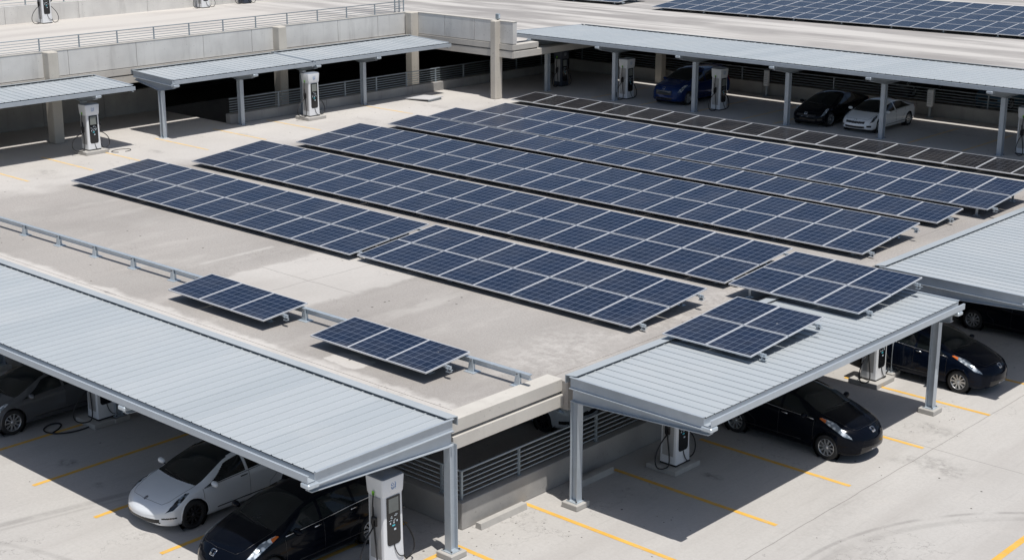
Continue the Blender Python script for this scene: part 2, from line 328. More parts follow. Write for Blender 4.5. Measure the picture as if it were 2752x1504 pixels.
# ------------------------------------------------------------------ mesh helpers
class MB:
    def __init__(s): s.v = []; s.f = []; s.mi = []; s.mats = []; s.sm = []
    def slot(s, m):
        if m not in s.mats: s.mats.append(m)
        return s.mats.index(m)
    def add(s, vs, fs, m, smooth=False):
        o = len(s.v); s.v += [tuple(p) for p in vs]; k = s.slot(m)
        for f in fs: s.f.append(tuple(i+o for i in f)); s.mi.append(k); s.sm.append(smooth)
    def box(s, x0, x1, y0, y1, z0, z1, m, bev=0):
        if bev:
            b = bev; P = []
            for z, q in ((z0, b), (z0+b, 0), (z1-b, 0), (z1, b)):
                xa, xb, ya, yb = x0+q, x1-q, y0+q, y1-q
                c = b*.9
                P += [(xa+c, ya, z), (xb-c, ya, z), (xb, ya+c, z), (xb, yb-c, z), (xb-c, yb, z), (xa+c, yb, z), (xa, yb-c, z), (xa, ya+c, z)]
            fs = [tuple(range(7, -1, -1)), tuple(range(24, 32))]
            for r in range(3):
                for i in range(8): j = (i+1) % 8; fs.append((r*8+i, r*8+j, r*8+8+j, r*8+8+i))
            s.add(P, fs, m); return
        P = [(x0, y0, z0), (x1, y0, z0), (x1, y1, z0), (x0, y1, z0), (x0, y0, z1), (x1, y0, z1), (x1, y1, z1), (x0, y1, z1)]
        s.add(P, [(3, 2, 1, 0), (4, 5, 6, 7), (0, 1, 5, 4), (1, 2, 6, 5), (2, 3, 7, 6), (3, 0, 4, 7)], m)
    def hexa(s, P, m): s.add(P, [(3, 2, 1, 0), (4, 5, 6, 7), (0, 1, 5, 4), (1, 2, 6, 5), (2, 3, 7, 6), (3, 0, 4, 7)], m)
    def tube(s, pts, r, m, n=8, cap=True):
        pts = [Vector(p) for p in pts]; P = []; fs = []
        a = None
        for i, p in enumerate(pts):
            d = (pts[min(i+1, len(pts)-1)]-pts[max(i-1, 0)]).normalized()
            if a is None: a = d.cross(Vector((0, 0, 1)) if abs(d.z) < .9 else Vector((1, 0, 0))).normalized()
            a = (a-d*a.dot(d)).normalized(); b = d.cross(a)
            rr = r[i] if isinstance(r, (list, tuple)) else r
            for k in range(n):
                t = 2*math.pi*k/n; P.append(p+a*(rr*math.cos(t))+b*(rr*math.sin(t)))
        for i in range(len(pts)-1):
            for k in range(n):
                j = (k+1) % n; fs.append((i*n+k, i*n+j, (i+1)*n+j, (i+1)*n+k))
        if cap: fs += [tuple(range(n-1, -1, -1)), tuple(range((len(pts)-1)*n, len(pts)*n))]
        s.add(P, fs, m, True)
    def prism(s, poly, axis, a, b, m):       # poly: 2-D outline extruded along axis from a to b
        n = len(poly); P = []
        for q in (a, b):
            for (u, v) in poly: P.append({0: (q, u, v), 1: (u, q, v), 2: (u, v, q)}[axis])
        fs = [tuple(range(n-1, -1, -1)), tuple(range(n, 2*n))] + [(i, (i+1) % n, n+(i+1) % n, n+i) for i in range(n)]
        s.add(P, fs, m)
    def lathe(s, prof, m, n=36, axis=1):     # prof: (radius, offset along axis)
        P = []; fs = []
        for (r, o) in prof:
            for k in range(n):
                t = 2*math.pi*k/n; c, q = r*math.cos(t), r*math.sin(t)
                P.append({1: (c, o, q), 2: (c, q, o), 0: (o, c, q)}[axis])
        for i in range(len(prof)-1):
            for k in range(n):
                j = (k+1) % n; fs.append((i*n+k, i*n+j, (i+1)*n+j, (i+1)*n+k))
        s.add(P, fs, m, True)
    def build(s, name, parent=None, loc=None, sharp=None):
        me = bpy.data.meshes.new(name); me.from_pydata(s.v, [], s.f)
        for m in s.mats: me.materials.append(m)
        me.polygons.foreach_set('material_index', s.mi); me.polygons.foreach_set('use_smooth', s.sm)
        me.update()
        import bmesh
        bm = bmesh.new(); bm.from_mesh(me); bmesh.ops.recalc_face_normals(bm, faces=bm.faces); bm.to_mesh(me); bm.free()
        if sharp: me.set_sharp_from_angle(angle=R(sharp))
        o = bpy.data.objects.new(name, me); COL.objects.link(o)
        if parent is not None: o.parent = parent
        if loc is not None: o.location = loc
        return o
def tag(o, label=None, cat=None, group=None, kind=None):
    if label: o['label'] = label
    if cat: o['category'] = cat
    if group: o['group'] = group
    if kind: o['kind'] = kind
    return o
def thing(name, label, cat, loc=(0, 0, 0), rz=0, group=None):
    o = bpy.data.objects.new(name, None); COL.objects.link(o)
    o.location = loc; o.rotation_euler = (0, 0, rz); o.empty_display_size = .2
    return tag(o, label, cat, group)
def bez(p0, p1, p2, p3, n=18):
    out = []
    for i in range(n+1):
        t = i/n; a = (1-t)**3; b = 3*t*(1-t)**2; c = 3*t*t*(1-t); d = t**3
        out.append(tuple(a*x+b*y+c*z+d*w for x, y, z, w in zip(p0, p1, p2, p3)))
    return out

# ------------------------------------------------------------------ setting: grounds and decks
H1 = 3.0; L2 = 5.32; PT = 6.75
b = MB(); b.add([(-900, -700, 0), (900, -700, 0), (900, 1100, 0), (-900, 1100, 0)], [(0, 1, 2, 3)], M['pavement'])
tag(b.build('pavement'), 'pale concrete car park pavement in the foreground', kind='structure')
b = MB()
b.box(-53.9, -21.95, 22.15, 84, 2.55, H1, M['deck']); b.box(-62, -53.9, 5, 40.5, 2.55, H1, M['deck'])
b.box(-110, -53.9, -10, 5, 2.55, H1, M['deck']); b.box(-53.9, -48, 5, 22.15, 2.55, H1, M['deck'])
tag(b.build('roof_deck'), 'gravelly concrete roof deck under the solar rows', kind='structure')
b = MB()
b.box(-150, -56.02, -20, 170, 5.06, L2, M['upper']); b.box(-56.02, -49.2, 53.52, 170, 5.06, L2, M['upper']); b.box(-49.2, 30, 62.05, 170, 5.06, L2, M['upper'])
tag(b.build('upper_deck'), 'streaked concrete upper parking deck at the back', kind='structure')
# far walls added to close the storeys below the decks and keep them dark
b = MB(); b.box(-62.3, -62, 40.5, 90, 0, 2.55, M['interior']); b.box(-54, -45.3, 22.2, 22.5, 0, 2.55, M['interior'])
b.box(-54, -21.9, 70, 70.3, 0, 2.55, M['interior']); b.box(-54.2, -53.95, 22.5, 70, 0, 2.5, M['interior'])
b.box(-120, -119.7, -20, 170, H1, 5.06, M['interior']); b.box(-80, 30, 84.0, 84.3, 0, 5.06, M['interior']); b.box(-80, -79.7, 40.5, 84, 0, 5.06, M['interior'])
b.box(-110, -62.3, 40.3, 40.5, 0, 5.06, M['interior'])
tag(b.build('light_blocking_wall'), 'dark inner walls added to keep light out of the covered garage storeys', 'wall')
# low inner wall under the left part of the upper deck
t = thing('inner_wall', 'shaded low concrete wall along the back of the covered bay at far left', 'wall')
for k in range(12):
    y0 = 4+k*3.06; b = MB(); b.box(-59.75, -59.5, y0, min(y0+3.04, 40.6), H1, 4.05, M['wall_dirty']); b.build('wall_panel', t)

# parking lines: painted sheets 4 mm above the surfaces
def pline(x0, x1, y0, y1, z, mat, label=None):
    b = MB(); b.add([(x0, y0, z+.004), (x1, y0, z+.004), (x1, y1, z+.004), (x0, y1, z+.004)], [(0, 1, 2, 3)], mat)
    tag(b.build('parking_line'), label or 'yellow painted parking bay line', kind='structure')
for x, y0, y1 in ((-34.2, 17.2, 21.9), (-31.55, 17.2, 21.9), (-28.88, 17.2, 21.9), (-26.2, 17.15, 21.9), (-23.4, 17.1, 21.9), (-36.95, 17.2, 21.9)):
    pline(x-.065, x+.065, y0, y1, 0, M['yellow'])
for y, x0, x1 in ((24.5, -22.1, -16.9), (27.5, -21.8, -17.05), (30.57, -21.4, -16.95), (33.95, -21.5, -16.8), (37.3, -21.1, -16.6), (40.3, -21, -16.8)):
    pline(x0, x1, y-.065, y+.065, 0, M['yellow'])
pline(-22.0, -20.2, 21.75, 21.88, 0, M['yellow']); pline(-21.75, -21.62, 18.0, 21.75, 0, M['yellow'])
pline(-12.66, -12.5, 27.0, 31.6, 0, M['yellow'])
for y in (28.2, 30.9, 33.13, 36.25, 39.2, 42.17, 47.7): pline(-53.6, -49.95, y-.06, y+.06, H1, M['yellow_worn'])
for x in (-46.8, -43.8, -40.8, -38.08, -36.4, -29.84, -27.4): pline(x-.06, x+.06, 56.7, 61.2, H1, M['yellow_worn'])

# ------------------------------------------------------------------ upper deck facades
def facade(label, p0, p1, joints, nrm):
    """parapet panels over a ledge, groove and beam between plan points p0 and p1; nrm points outward"""
    t = thing('parapet_wall', label, 'wall')
    (xa, ya), (xb, yb) = p0, p1; L = math.hypot(xb-xa, yb-ya); ux, uy = (xb-xa)/L, (yb-ya)/L
    def slab(name, a, c, off, th, z0, z1, m):
        x0, y0 = xa+ux*a+nrm[0]*off, ya+uy*a+nrm[1]*off; x1, y1 = xa+ux*c+nrm[0]*(off-th), ya+uy*c+nrm[1]*(off-th)
        b = MB(); b.box(min(x0, x1), max(x0, x1), min(y0, y1), max(y0, y1), z0, z1, m); return b.build(name, t)
    js = [0]+list(joints)+[L]
    for a, c in zip(js[:-1], js[1:]): slab('wall_panel', a+.012, c-.012, 0, .28, 5.70, PT-.035, M['wall'])
    slab('coping', 0, L, .012, .32, PT-.035, PT, M['wall_clean'])
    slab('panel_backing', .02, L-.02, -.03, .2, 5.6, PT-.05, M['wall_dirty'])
    slab('ledge', 0, L, .05, .35, 5.40, 5.66, M['wall_clean'])
    slab('groove', 0.02, L-.02, -.06, .2, 5.33, 5.41, M['wall_dirty'])
    slab('beam', 0, L, .04, .35, 5.02, 5.34, M['wall_clean'])
    return t
facade('long pale concrete parapet wall of the upper deck above the left canopies', (-56, 0), (-56, 53.5), (8, 14, 20, 26.2, 30.6, 33.9, 37.2, 40.7, 43.4, 48.6, 51.2), (1, 0))
facade('grey parapet wall turning the corner with a pillar near its right end', (-56, 53.5), (-49.05, 53.5), (2.35, 4.4), (0, -1))
t = thing('slab_edge', 'stepped concrete slab edge running back under the left end of the long canopy', 'beam')
b = MB(); b.box(-49.45, -49.0, 53.49, 62.05, 5.02, 5.335, M['wall_clean'], bev=.01); b.build('beam', t)
b = MB(); b.box(-49.45, -49.02, 53.47, 55.3, 5.40, 5.66, M['wall_clean'], bev=.01); b.build('ledge', t)
b = MB(); b.box(-49.45, -49.12, 53.5, 55.3, 5.33, 5.41, M['wall_dirty']); b.build('groove', t)
def pillar(label, x, y, sx, sy, z0, z1, top=True):
    t = thing('concrete_pillar', label, 'pillar', (x, y, z0), group='concrete pillars of the upper deck')
    b = MB(); b.box(-sx/2, sx/2, -sy/2, sy/2, 0, z1-z0, M['pillar'], bev=.03); b.build('shaft', t)
    return t
pillar('concrete pillar behind the leftmost charger, rising into the parapet', -55.8, 32.95, .5, .46, H1, PT+.004)
pillar('concrete pillar behind the second charger, between the two left canopies', -55.8, 44.85, .5, .46, H1, PT+.004)
pillar('concrete pillar at the inner corner of the parapet, behind the railing', -55.72, 53.25, .46, .5, H1-3, PT+.006)
pillar('tall free concrete pillar in front of the corner parapet wall', -50.07, 53.42, .34, .5, H1, PT+.004)
pillar('shaded concrete pillar in the dark behind the long back canopy', -47.2, 62.7, .4, .4, H1, 5.06)
t = thing('floodlight', 'small blue grey lamp box standing on the parapet above the tall pillar', 'lamp', (-50.15, 53.62, PT))
b = MB(); b.box(-.10, .10, -.08, .08, .04, .30, M['rail'], bev=.02); b.build('housing', t)
b = MB(); b.box(-.03, .03, -.03, .03, 0, .06, M['bolt']); b.build('stand', t)
b = MB(); b.box(.101, .108, -.05, .05, .09, .26, M['icon']); b.build('lens', t)

def railing(label, pts, h, nr, spacing, r=.022, mat='rail', z=0, phase=0., thick=.028):
    """posts and rails along a polyline of (x, y); z is the foot height"""
    t = thing('railing', label, 'railing', (pts[0][0], pts[0][1], z))
    ox, oy = pts[0]
    for k in range(nr):
        zz = h*(k+1)/nr - (.0 if k == nr-1 else .02)
        b = MB(); b.tube([(x-ox, y-oy, zz) for x, y in pts], r*1.25 if k == nr-1 else r*.8, M[mat], 6); b.build('rail', t)
    for (xa, ya), (xb, yb) in zip(pts[:-1], pts[1:]):
        L = math.hypot(xb-xa, yb-ya); d = phase
        while d < L+.01:
            x, y = xa+(xb-xa)*d/L-ox, ya+(yb-ya)*d/L-oy
            b = MB(); b.box(x-thick, x+thick, y-thick, y+thick, 0, h-.01, M[mat]); b.box(x-.06, x+.06, y-.06, y+.06, 0, .012, M[mat]); b.build('post', t)
            d += spacing
    return t
railing('thin grey railing standing on top of the long upper parapet wall', [(-56.15, 16.1), (-56.15, 52.9)], .52, 5, 1.845, z=PT, r=.017, thick=.022)
t = railing('short taller railing gate at the parapet corner', [(-56.25, 52.6), (-56.25, 53.25)], .85, 5, .3, z=PT, r=.017, thick=.022)
# far wall and railing of the upper deck
t = thing('upper_deck_wall', 'low sunlit concrete wall across the upper deck at the top left', 'wall')
for k in range(14):
    y0 = 20+k*4.6; b = MB(); b.box(-77.5, -77.1, y0, y0+4.58, L2, 6.28, M['wall']); b.build('wall_panel', t)
railing('dark railing above the far upper deck wall at the top left', [(-77.3, 30), (-77.3, 62)], .7, 4, 2.4, z=6.28)

# low walls with railings around the openings
def lowwall(label, x0, x1, y0, y1, z0, z1, step):
    t = thing('low_wall', label, 'wall'); lx = x1-x0 > y1-y0; L = (x1-x0) if lx else (y1-y0); n = max(1, round(L/step))
    for k in range(n):
        a, c = L*k/n+.006, L*(k+1)/n-.006; b = MB()
        if lx: b.box(x0+a, x0+c, y0, y1, z0, z1, M['wall_dirty'], bev=.015)
        else: b.box(x0, x1, y0+a, y0+c, z0, z1, M['wall_dirty'], bev=.015)
        b.build('wall_section', t)
    return t
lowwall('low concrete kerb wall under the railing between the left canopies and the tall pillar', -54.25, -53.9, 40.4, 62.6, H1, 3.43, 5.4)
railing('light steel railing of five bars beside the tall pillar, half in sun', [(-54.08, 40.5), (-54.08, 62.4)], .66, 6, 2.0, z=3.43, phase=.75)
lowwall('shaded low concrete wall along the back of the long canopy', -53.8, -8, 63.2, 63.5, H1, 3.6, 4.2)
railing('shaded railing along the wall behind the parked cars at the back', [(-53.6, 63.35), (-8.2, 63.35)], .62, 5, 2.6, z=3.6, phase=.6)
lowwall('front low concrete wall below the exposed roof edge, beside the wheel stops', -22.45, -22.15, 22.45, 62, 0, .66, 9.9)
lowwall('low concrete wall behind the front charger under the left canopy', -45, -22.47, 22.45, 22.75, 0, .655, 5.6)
t = railing('railing of six bars turning the corner of the front garage opening', [(-44.8, 22.6), (-22.3, 22.6), (-22.3, 61.8)], .69, 6, 2.85, z=.66, phase=1.92)
b = MB(); b.box(-22.335+44.8, -22.28+44.8, -.025, .03, 0, .69, M['rail']); b.build('post', t)

# edge beams of the roof deck
t = thing('edge_beam', 'sunlit two tier concrete roof edge beam between the two front canopies', 'beam')
b = MB(); b.box(-22.05, -21.58, 21.6, 25.24, 2.74, 3.05, M['wall_clean'], bev=.012); b.build('upper_beam', t)
b = MB(); b.box(-21.95, -21.66, 21.62, 25.24, 2.66, 2.75, M['wall_dirty']); b.build('groove', t)
b = MB(); b.box(-22.0, -21.56, 21.6, 25.24, 2.36, 2.67, M['wall_clean'], bev=.012); b.build('lower_beam', t)
b = MB(); b.box(-22.1, -21.3, 38.8, 70, 2.3, 2.994, M['deck']); b.box(-22.1, -21.42, 25.245, 38.79, 2.3, 2.99, M['deck']); tag(b.build('deck_edge'), 'concrete roof deck edge widened under the right canopies to block the sun', 'beam')  # edge extended outward to stop sun falling through the gap behind the canopies
b = MB(); b.box(-48, -22.07, 21.6, 22.2, 2.3, 2.99, M['deck']); tag(b.build('deck_edge'), 'concrete roof deck edge widened behind the front left canopy to block the sun', 'beam')  # extended forward to close a gap that lets sun in

# ------------------------------------------------------------------ canopies
def canopy(label, loc, rz, L, D, zf, zb, cols, ground=0, pitch=.33, beamy=True, tips=None, ended=True, pedestal=.0):
    """local x runs along the canopy, local y from the back edge (0) to the gutter (D); heights are above the local ground"""
    t = thing('canopy', label, 'canopy', loc, rz, 'steel carport canopies')
    zr = lambda y: zb+(zf-zb)*y/D
    n = int(L/pitch); p = L/n; prof = []
    for i in range(n):
        x = i*p
        prof += [(x, 0), (x+p*.5, .003), (x+p-.05, 0), (x+p-.042, .022), (x+p-.014, .022), (x+p-.006, 0)]
    prof.append((L, 0)); N = len(prof)
    V = []; 
    for y in (.02, D): V += [(x, y, zr(y)+h) for x, h in prof]
    V += [(x, y, zr(y)-.025) for y in (.02, D) for x in (0, L)]
    b = MB(); b.add(V, [(i, i+1, N+i+1, N+i) for i in range(N-1)]+[(2*N, 2*N+1, 2*N+3, 2*N+2)], M['roofmetal']); 
    b.build('roof_sheet', t)
    # open gutter channel in front
    b = MB(); g0, g1 = D-.015, D+.19
    b.prism([(g0, zf-.03), (g0, zf-.165), (g1, zf-.165), (g1, zf-.015), (g1-.05, zf-.015), (g1-.05, zf-.028), (g1-.012, zf-.028), (g1-.012, zf-.153), (g0+.012, zf-.153), (g0+.012, zf-.03)], 0, -.02, L+.02, M['steel'])
    b.build('gutter', t)
    b = MB(); b.box(0, L, D-.10, D-.02, zf-.20, zf-.03, M['steel']); b.build('front_purlin', t)
    b = MB(); b.box(0, L, .05, .13, zb-.26, zb-.03, M['steel']); b.build('back_purlin', t)
    b = MB(); b.box(0, L, D*.5-.04, D*.5+.04, zr(D*.5)-.2, zr(D*.5)-.03, M['steel']); b.build('middle_purlin', t)
    # cap flashing over the back edge
    b = MB(); b.prism([(-.16, zb+.035), (.16, zb+.075), (.16, zb+.06), (-.145, zb+.02), (-.145, zb-.16), (-.16, zb-.16)], 0, -.02, L+.02, M['roofmetal']); b.build('flashing', t)
    for xw, sg in ((0, -1), (L, 1)) if ended else ():
        b = MB(); za, zc_ = zb-.25, zf-.21
        def bar(xa, xb_, h0, h1): b.hexa([(xa, 0, zb+h0), (xb_, 0, zb+h0), (xb_, D, zf+h0), (xa, D, zf+h0), (xa, 0, zb+h1), (xb_, 0, zb+h1), (xb_, D, zf+h1), (xa, D, zf+h1)], M['steel'])
        x0, x1 = (xw-.07, xw+.0) if sg < 0 else (xw, xw+.07); w0, w1 = (xw-.012, xw) if sg < 0 else (xw, xw+.012)
        bar(w0, w1, -.235, .02); bar(x0, x1, .02, .034); bar(x0, x1, -.249, -.235); b.build('end_channel', t)
    for c in cols:
        x, y = c[:2]; zt = zr(y)-.29; fl = .095; zc = zt-.28
        o = MB()
        o.box(x-fl, x+fl, y-.11, y-.095, pedestal, zc, M['steel']); o.box(x-fl, x+fl, y+.095, y+.11, pedestal, zc, M['steel'])
        o.box(x-.006, x+.006, y-.095, y+.095, pedestal, zc, M['steel'])
        co = o.build('column', t)
        if pedestal:
            o = MB(); o.box(x-.24, x+.24, y-.24, y+.24, 0, pedestal, M['paving_patch'], bev=.015); o.build('pedestal', co)
        o = MB(); o.box(x-.16, x+.16, y-.16, y+.16, pedestal, pedestal+.02, M['galv'])
        for sx in (-.12, .12):
            for sy in (-.12, .12): o.box(x+sx-.015, x+sx+.015, y+sy-.015, y+sy+.015, pedestal+.02, pedestal+.05, M['bolt'])
        o.build('base_plate', co)
        # tapered cantilever beam: deepest over the column
        o = MB(); dk = .32
        ys = [.06, y, D-.02] if y < D-.3 else [.06, y, D+.15]
        if y < .6: y_ = max(y, .10); ys = [.0, y_, D+.12]
        bot = [zr(ys[0])-.29-(.26 if y < .6 else .07), zt-.28, zr(ys[2])-.29-(.06 if y < D-.6 else .2)]
        top = [zr(q)-.275 for q in ys]
        for i in (0, 1):
            ya, yb = ys[i], ys[i+1]
            o.hexa([(x-.008, ya, bot[i]), (x+.008, ya, bot[i]), (x+.008, yb, bot[i+1]), (x-.008, yb, bot[i+1]), (x-.008, ya, top[i]), (x+.008, ya, top[i]), (x+.008, yb, top[i+1]), (x-.008, yb, top[i+1])], M['steel'])
            for hh, q in ((bot, -1), (top, 1)):
                z0, z1 = (hh[i]-.016, hh[i+1]-.016) if q < 0 else (hh[i], hh[i+1])
                o.hexa([(x-fl, ya, z0), (x+fl, ya, z0), (x+fl, yb, z1), (x-fl, yb, z1), (x-fl, ya, z0+.015), (x+fl, ya, z0+.015), (x+fl, yb, z1+.015), (x-fl, yb, z1+.015)], M['steel'])
        o.build('cantilever_beam', t)
        o = MB(); ye = D-.06
        o.box(x-.13, x+.13, ye, ye+.28, zf-.285, zf-.18, M['galv'], bev=.02); o.build('beam_end_cap', t)
    return t
canopy('large front left canopy with ribbed grey roof, white and black cars under it', (-21.38, 21.40, 0), math.pi, 26, 3.82, 3.18, 3.19,
       [(.04, .02), (6.3, .32), (12.4, .32), (18.5, .32), (24.6, .32)], pedestal=.14)
canopy('front right canopy carrying two solar tables on its roof', (-21.22, 36.66, 0), -math.pi/2, 11.55, 3.74, 3.18, 3.19, [(11.47, .12), (.25, 3.3)], pedestal=.14)
canopy('right edge canopy behind the one with solar tables, ribbed roof', (-20.75, 52.3, 0), -math.pi/2, 14.0, 4.4, 3.18, 3.19, [(13.94, .5), (7, .5), (.6, .5)], pedestal=.14)
canopy('small back left canopy over the leftmost charger, cut by the frame', (-55.35, 34.6, H1), -math.pi/2, 18, 2.8, 2.52, 2.64, [(1.7, 1.85), (7.7, 1.85), (13.7, 1.85)], ended=True)
canopy('middle back left canopy on two slim steel columns', (-55.35, 44.0, H1), -math.pi/2, 7.45, 2.8, 2.52, 2.64, [(7.39, 1.85), (3.3, 1.85)])
canopy('back canopy next to the corner parapet, beside the second charger', (-55.35, 52.65, H1), -math.pi/2, 8.55, 2.8, 2.54, 2.66, [(8.4, 1.85), (4.75, 1.85)])
canopy('long back canopy across the right of the deck with three cars under it', (-19, 61.5, H1), math.pi, 32.4, 5.85, 2.90, 2.75,
       [(30.8, 4.65), (26.5, 4.65), (21.8, 4.65), (16.82, 4.65), (12.16, 4.65), (6.9, 4.65), (1.5, 4.65)], pitch=.36)

# ------------------------------------------------------------------ solar tables
_pm = {}
def panel_meshes(Wp, Dp, dark):
    k = (round(Wp, 3), round(Dp, 3), dark)
    if k in _pm: return _pm[k]
    g = MB(); g.box(.02, Wp-.02, .02, Dp-.02, .005, .030, M['cells_dark' if dark else 'cells']); o1 = g.build('solar_panel')
    # dark back sheet below
    g = MB(); fwd = .025
    g.box(0, Wp, 0, fwd, 0, .038, M['frame']); g.box(0, Wp, Dp-fwd, Dp, 0, .038, M['frame'])
    g.box(0, fwd, fwd, Dp-fwd, 0, .038, M['frame']); g.box(Wp-fwd, Wp, fwd, Dp-fwd, 0, .038, M['frame'])
    o2 = g.build('frame')
    _pm[k] = (o1.data, o2.data); bpy.data.objects.remove(o1); bpy.data.objects.remove(o2)
    return _pm[k]
def array(label, x0, y0, z0, n, rows, Wc, Dc, tilt, zf=.20, rz=0, dark=False, starts=None, half=False, ends=True, ground=True):
    t = thing('solar_table', label, 'solar panels', (x0, y0, z0), R(rz), 'tables of solar panels on the roof')
    c, s = math.cos(R(tilt)), math.sin(R(tilt))
    gx, gy = .012, .03
    for j in range(rows):
        st = starts[j] if starts else 0
        for i in range(st, n):
            wp = Wc-gx; xx = i*Wc
            if half and i == 0: wp = Wc*.45-gx; xx = Wc*.55
            a, f = panel_meshes(wp, Dc-gy, dark)
            p = bpy.data.objects.new('solar_panel', a); COL.objects.link(p); p.parent = t
            p.location = (xx+gx/2+random.uniform(-.004, .004), (j*Dc+gy/2)*c, zf+(j*Dc+gy/2)*s-.038); p.rotation_euler = (R(tilt+random.uniform(-.25, .25)), R(random.uniform(-.2, .2)), 0)
            p['psize'] = (wp, Dc-gy, 6.0 if wp > Wc*.6 else 3.0)
            q = bpy.data.objects.new('frame', f); COL.objects.link(q); q.parent = p
    L = n*Wc; xs = Wc*.55 if half else 0
    for d in ([.42, rows*Dc-.42] if rows > 1 else [.45*Dc]):
        y = d*c; z = zf+d*s-.04; xs = (starts[min(int(d/Dc), rows-1)]*Wc if starts else 0)+(Wc*.55 if half else 0)
        b = MB(); b.box(xs+.1, L+.16, y-.025, y+.025, z-.06, z-.006, M['galv']); b.build('mounting_rail', t)
        nf = max(2, int(L/2.8)+1)
        for k in range(nf):
            xk = xs+.45+(L-.55-xs-.45)*k/(nf-1)
            b = MB(); b.box(xk-.09, xk+.09, y-.09, y+.09, 0, .014, M['galv']); b.box(xk-.04, xk+.04, y-.012, y+.012, .012, z-.05, M['galv'])
            b.build('mounting_foot', t)
        b = MB(); b.box(L+.03, L+.15, y-.05, y+.05, z-.15, z-.135, M['galv']); b.box(L+.05, L+.07, y-.035, y+.035, z-.14, z-.0, M['galv'])
        b.box(L+.1, L+.13, y-.03, y+.03, z-.12, z-.05, M['bolt']); b.box(L+.02, L+.24, y-.045, y-.02, z-.075, z-.06, M['galv']); b.build('end_bracket', t)
    # dark wiring tray under the rows
    return t
array('front left solar table, two rows of eleven panels, ending at a narrow dark gap', -48.18, 28.86, H1, 11, 2, 1.374, 1.686, 5.3)
array('front solar table right of the dark gap, its first column half width', -33.64, 28.98, H1, 8, 2, 1.388, 1.667, 5.3, half=True)
array('long double solar row directly behind the two front tables', -47.85, 33.9, H1, 18, 2, 1.375, 1.745, 5.4)
array('long double solar row in the middle of the deck, third from the front', -47.9, 39.1, H1, 19, 2, 1.371, 1.775, 5.0, rz=.25)
array('long single solar row just in front of the farthest blue double row', -48.15, 44.45, H1, 18, 1, 1.45, 1.81, 5.3, rz=-.5)
array('farthest blue double solar row, its back row one panel shorter on the left', -47.55, 46.3, H1, 19, 2, 1.377, 1.79, 5.0, zf=.37, rz=.2, starts=(0, 1))
array('single row of black solar panels in front of the long back canopy', -48.6, 52.83, H1, 21, 1, 1.385, 1.785, 4.6, rz=.45, dark=True)
array('small three panel solar table on the roof rail, left one of the pair', -33.67, 22.84, H1, 3, 1, 1.37, 1.506, 5.2, zf=.30)
array('small three panel solar table on the roof rail, nearest to the concrete roof edge', -27.76, 22.86, H1, 3, 1, 1.36, 1.504, 5.3, zf=.30)
array('six panel solar table half resting on the front right canopy', -22.60, 33.33, H1, 3, 2, 1.343, 1.685, 4.3, zf=.40)
array('four panel solar table nearest the camera on the front right canopy', -21.28, 28.61, 3.2, 2, 2, 1.298, 1.626, 4.0)
array('front two rows of the distant solar field on the upper deck', -55.7, 72.95, L2, 26, 2, 1.171, 1.6, 4.5, rz=3.7)
array('back three rows of the distant solar field on the upper deck', -55.75, 76.15, L2, 26, 3, 1.171, 1.6, 4.5, zf=.46, rz=3.7)
array('distant solar table left of the solar field, at the top edge of the picture', -69.2, 73.0, L2, 8, 2, 1.3, 1.6, 4.5, rz=3.7)

# the long rail with open feet on the gravel
t = thing('mounting_rail', 'long bare galvanised rail on feet running along the front of the roof deck', 'rail', (-22.0, 24.32, H1), R(.9))
b = MB(); b.prism([(-.045, .21), (.045, .21), (.045, .222), (-.01, .23), (-.01, .315), (.06, .325), (.06, .34), (-.06, .34), (-.06, .325), (-.03, .315), (-.03, .23), (-.045, .222)], 0, -26, .25, M['galv']); b.build('rail_beam', t)
for x in (-.1, -1.55, -3.6, -5.6, -7.5, -9.4, -11.3, -13.17, -15.1, -17.05, -19.0, -20.95, -22.9, -24.9):
    b = MB(); b.box(x-.16, x+.16, -.16, .12, 0, .016, M['galv']); 
    b.hexa([(x-.09, -.09, .016), (x+.09, -.09, .016), (x+.09, -.06, .016), (x-.09, -.06, .016), (x-.05, -.075, .34), (x+.05, -.075, .34), (x+.05, -.055, .34), (x-.05, -.055, .34)], M['galv'])
    b.box(x-.012, x+.012, -.06, .06, .016, .3, M['galv']); b.tube([(x, -.11, .30), (x, .08, .30)], .018, M['bolt'], 8); b.build('rail_foot', t)

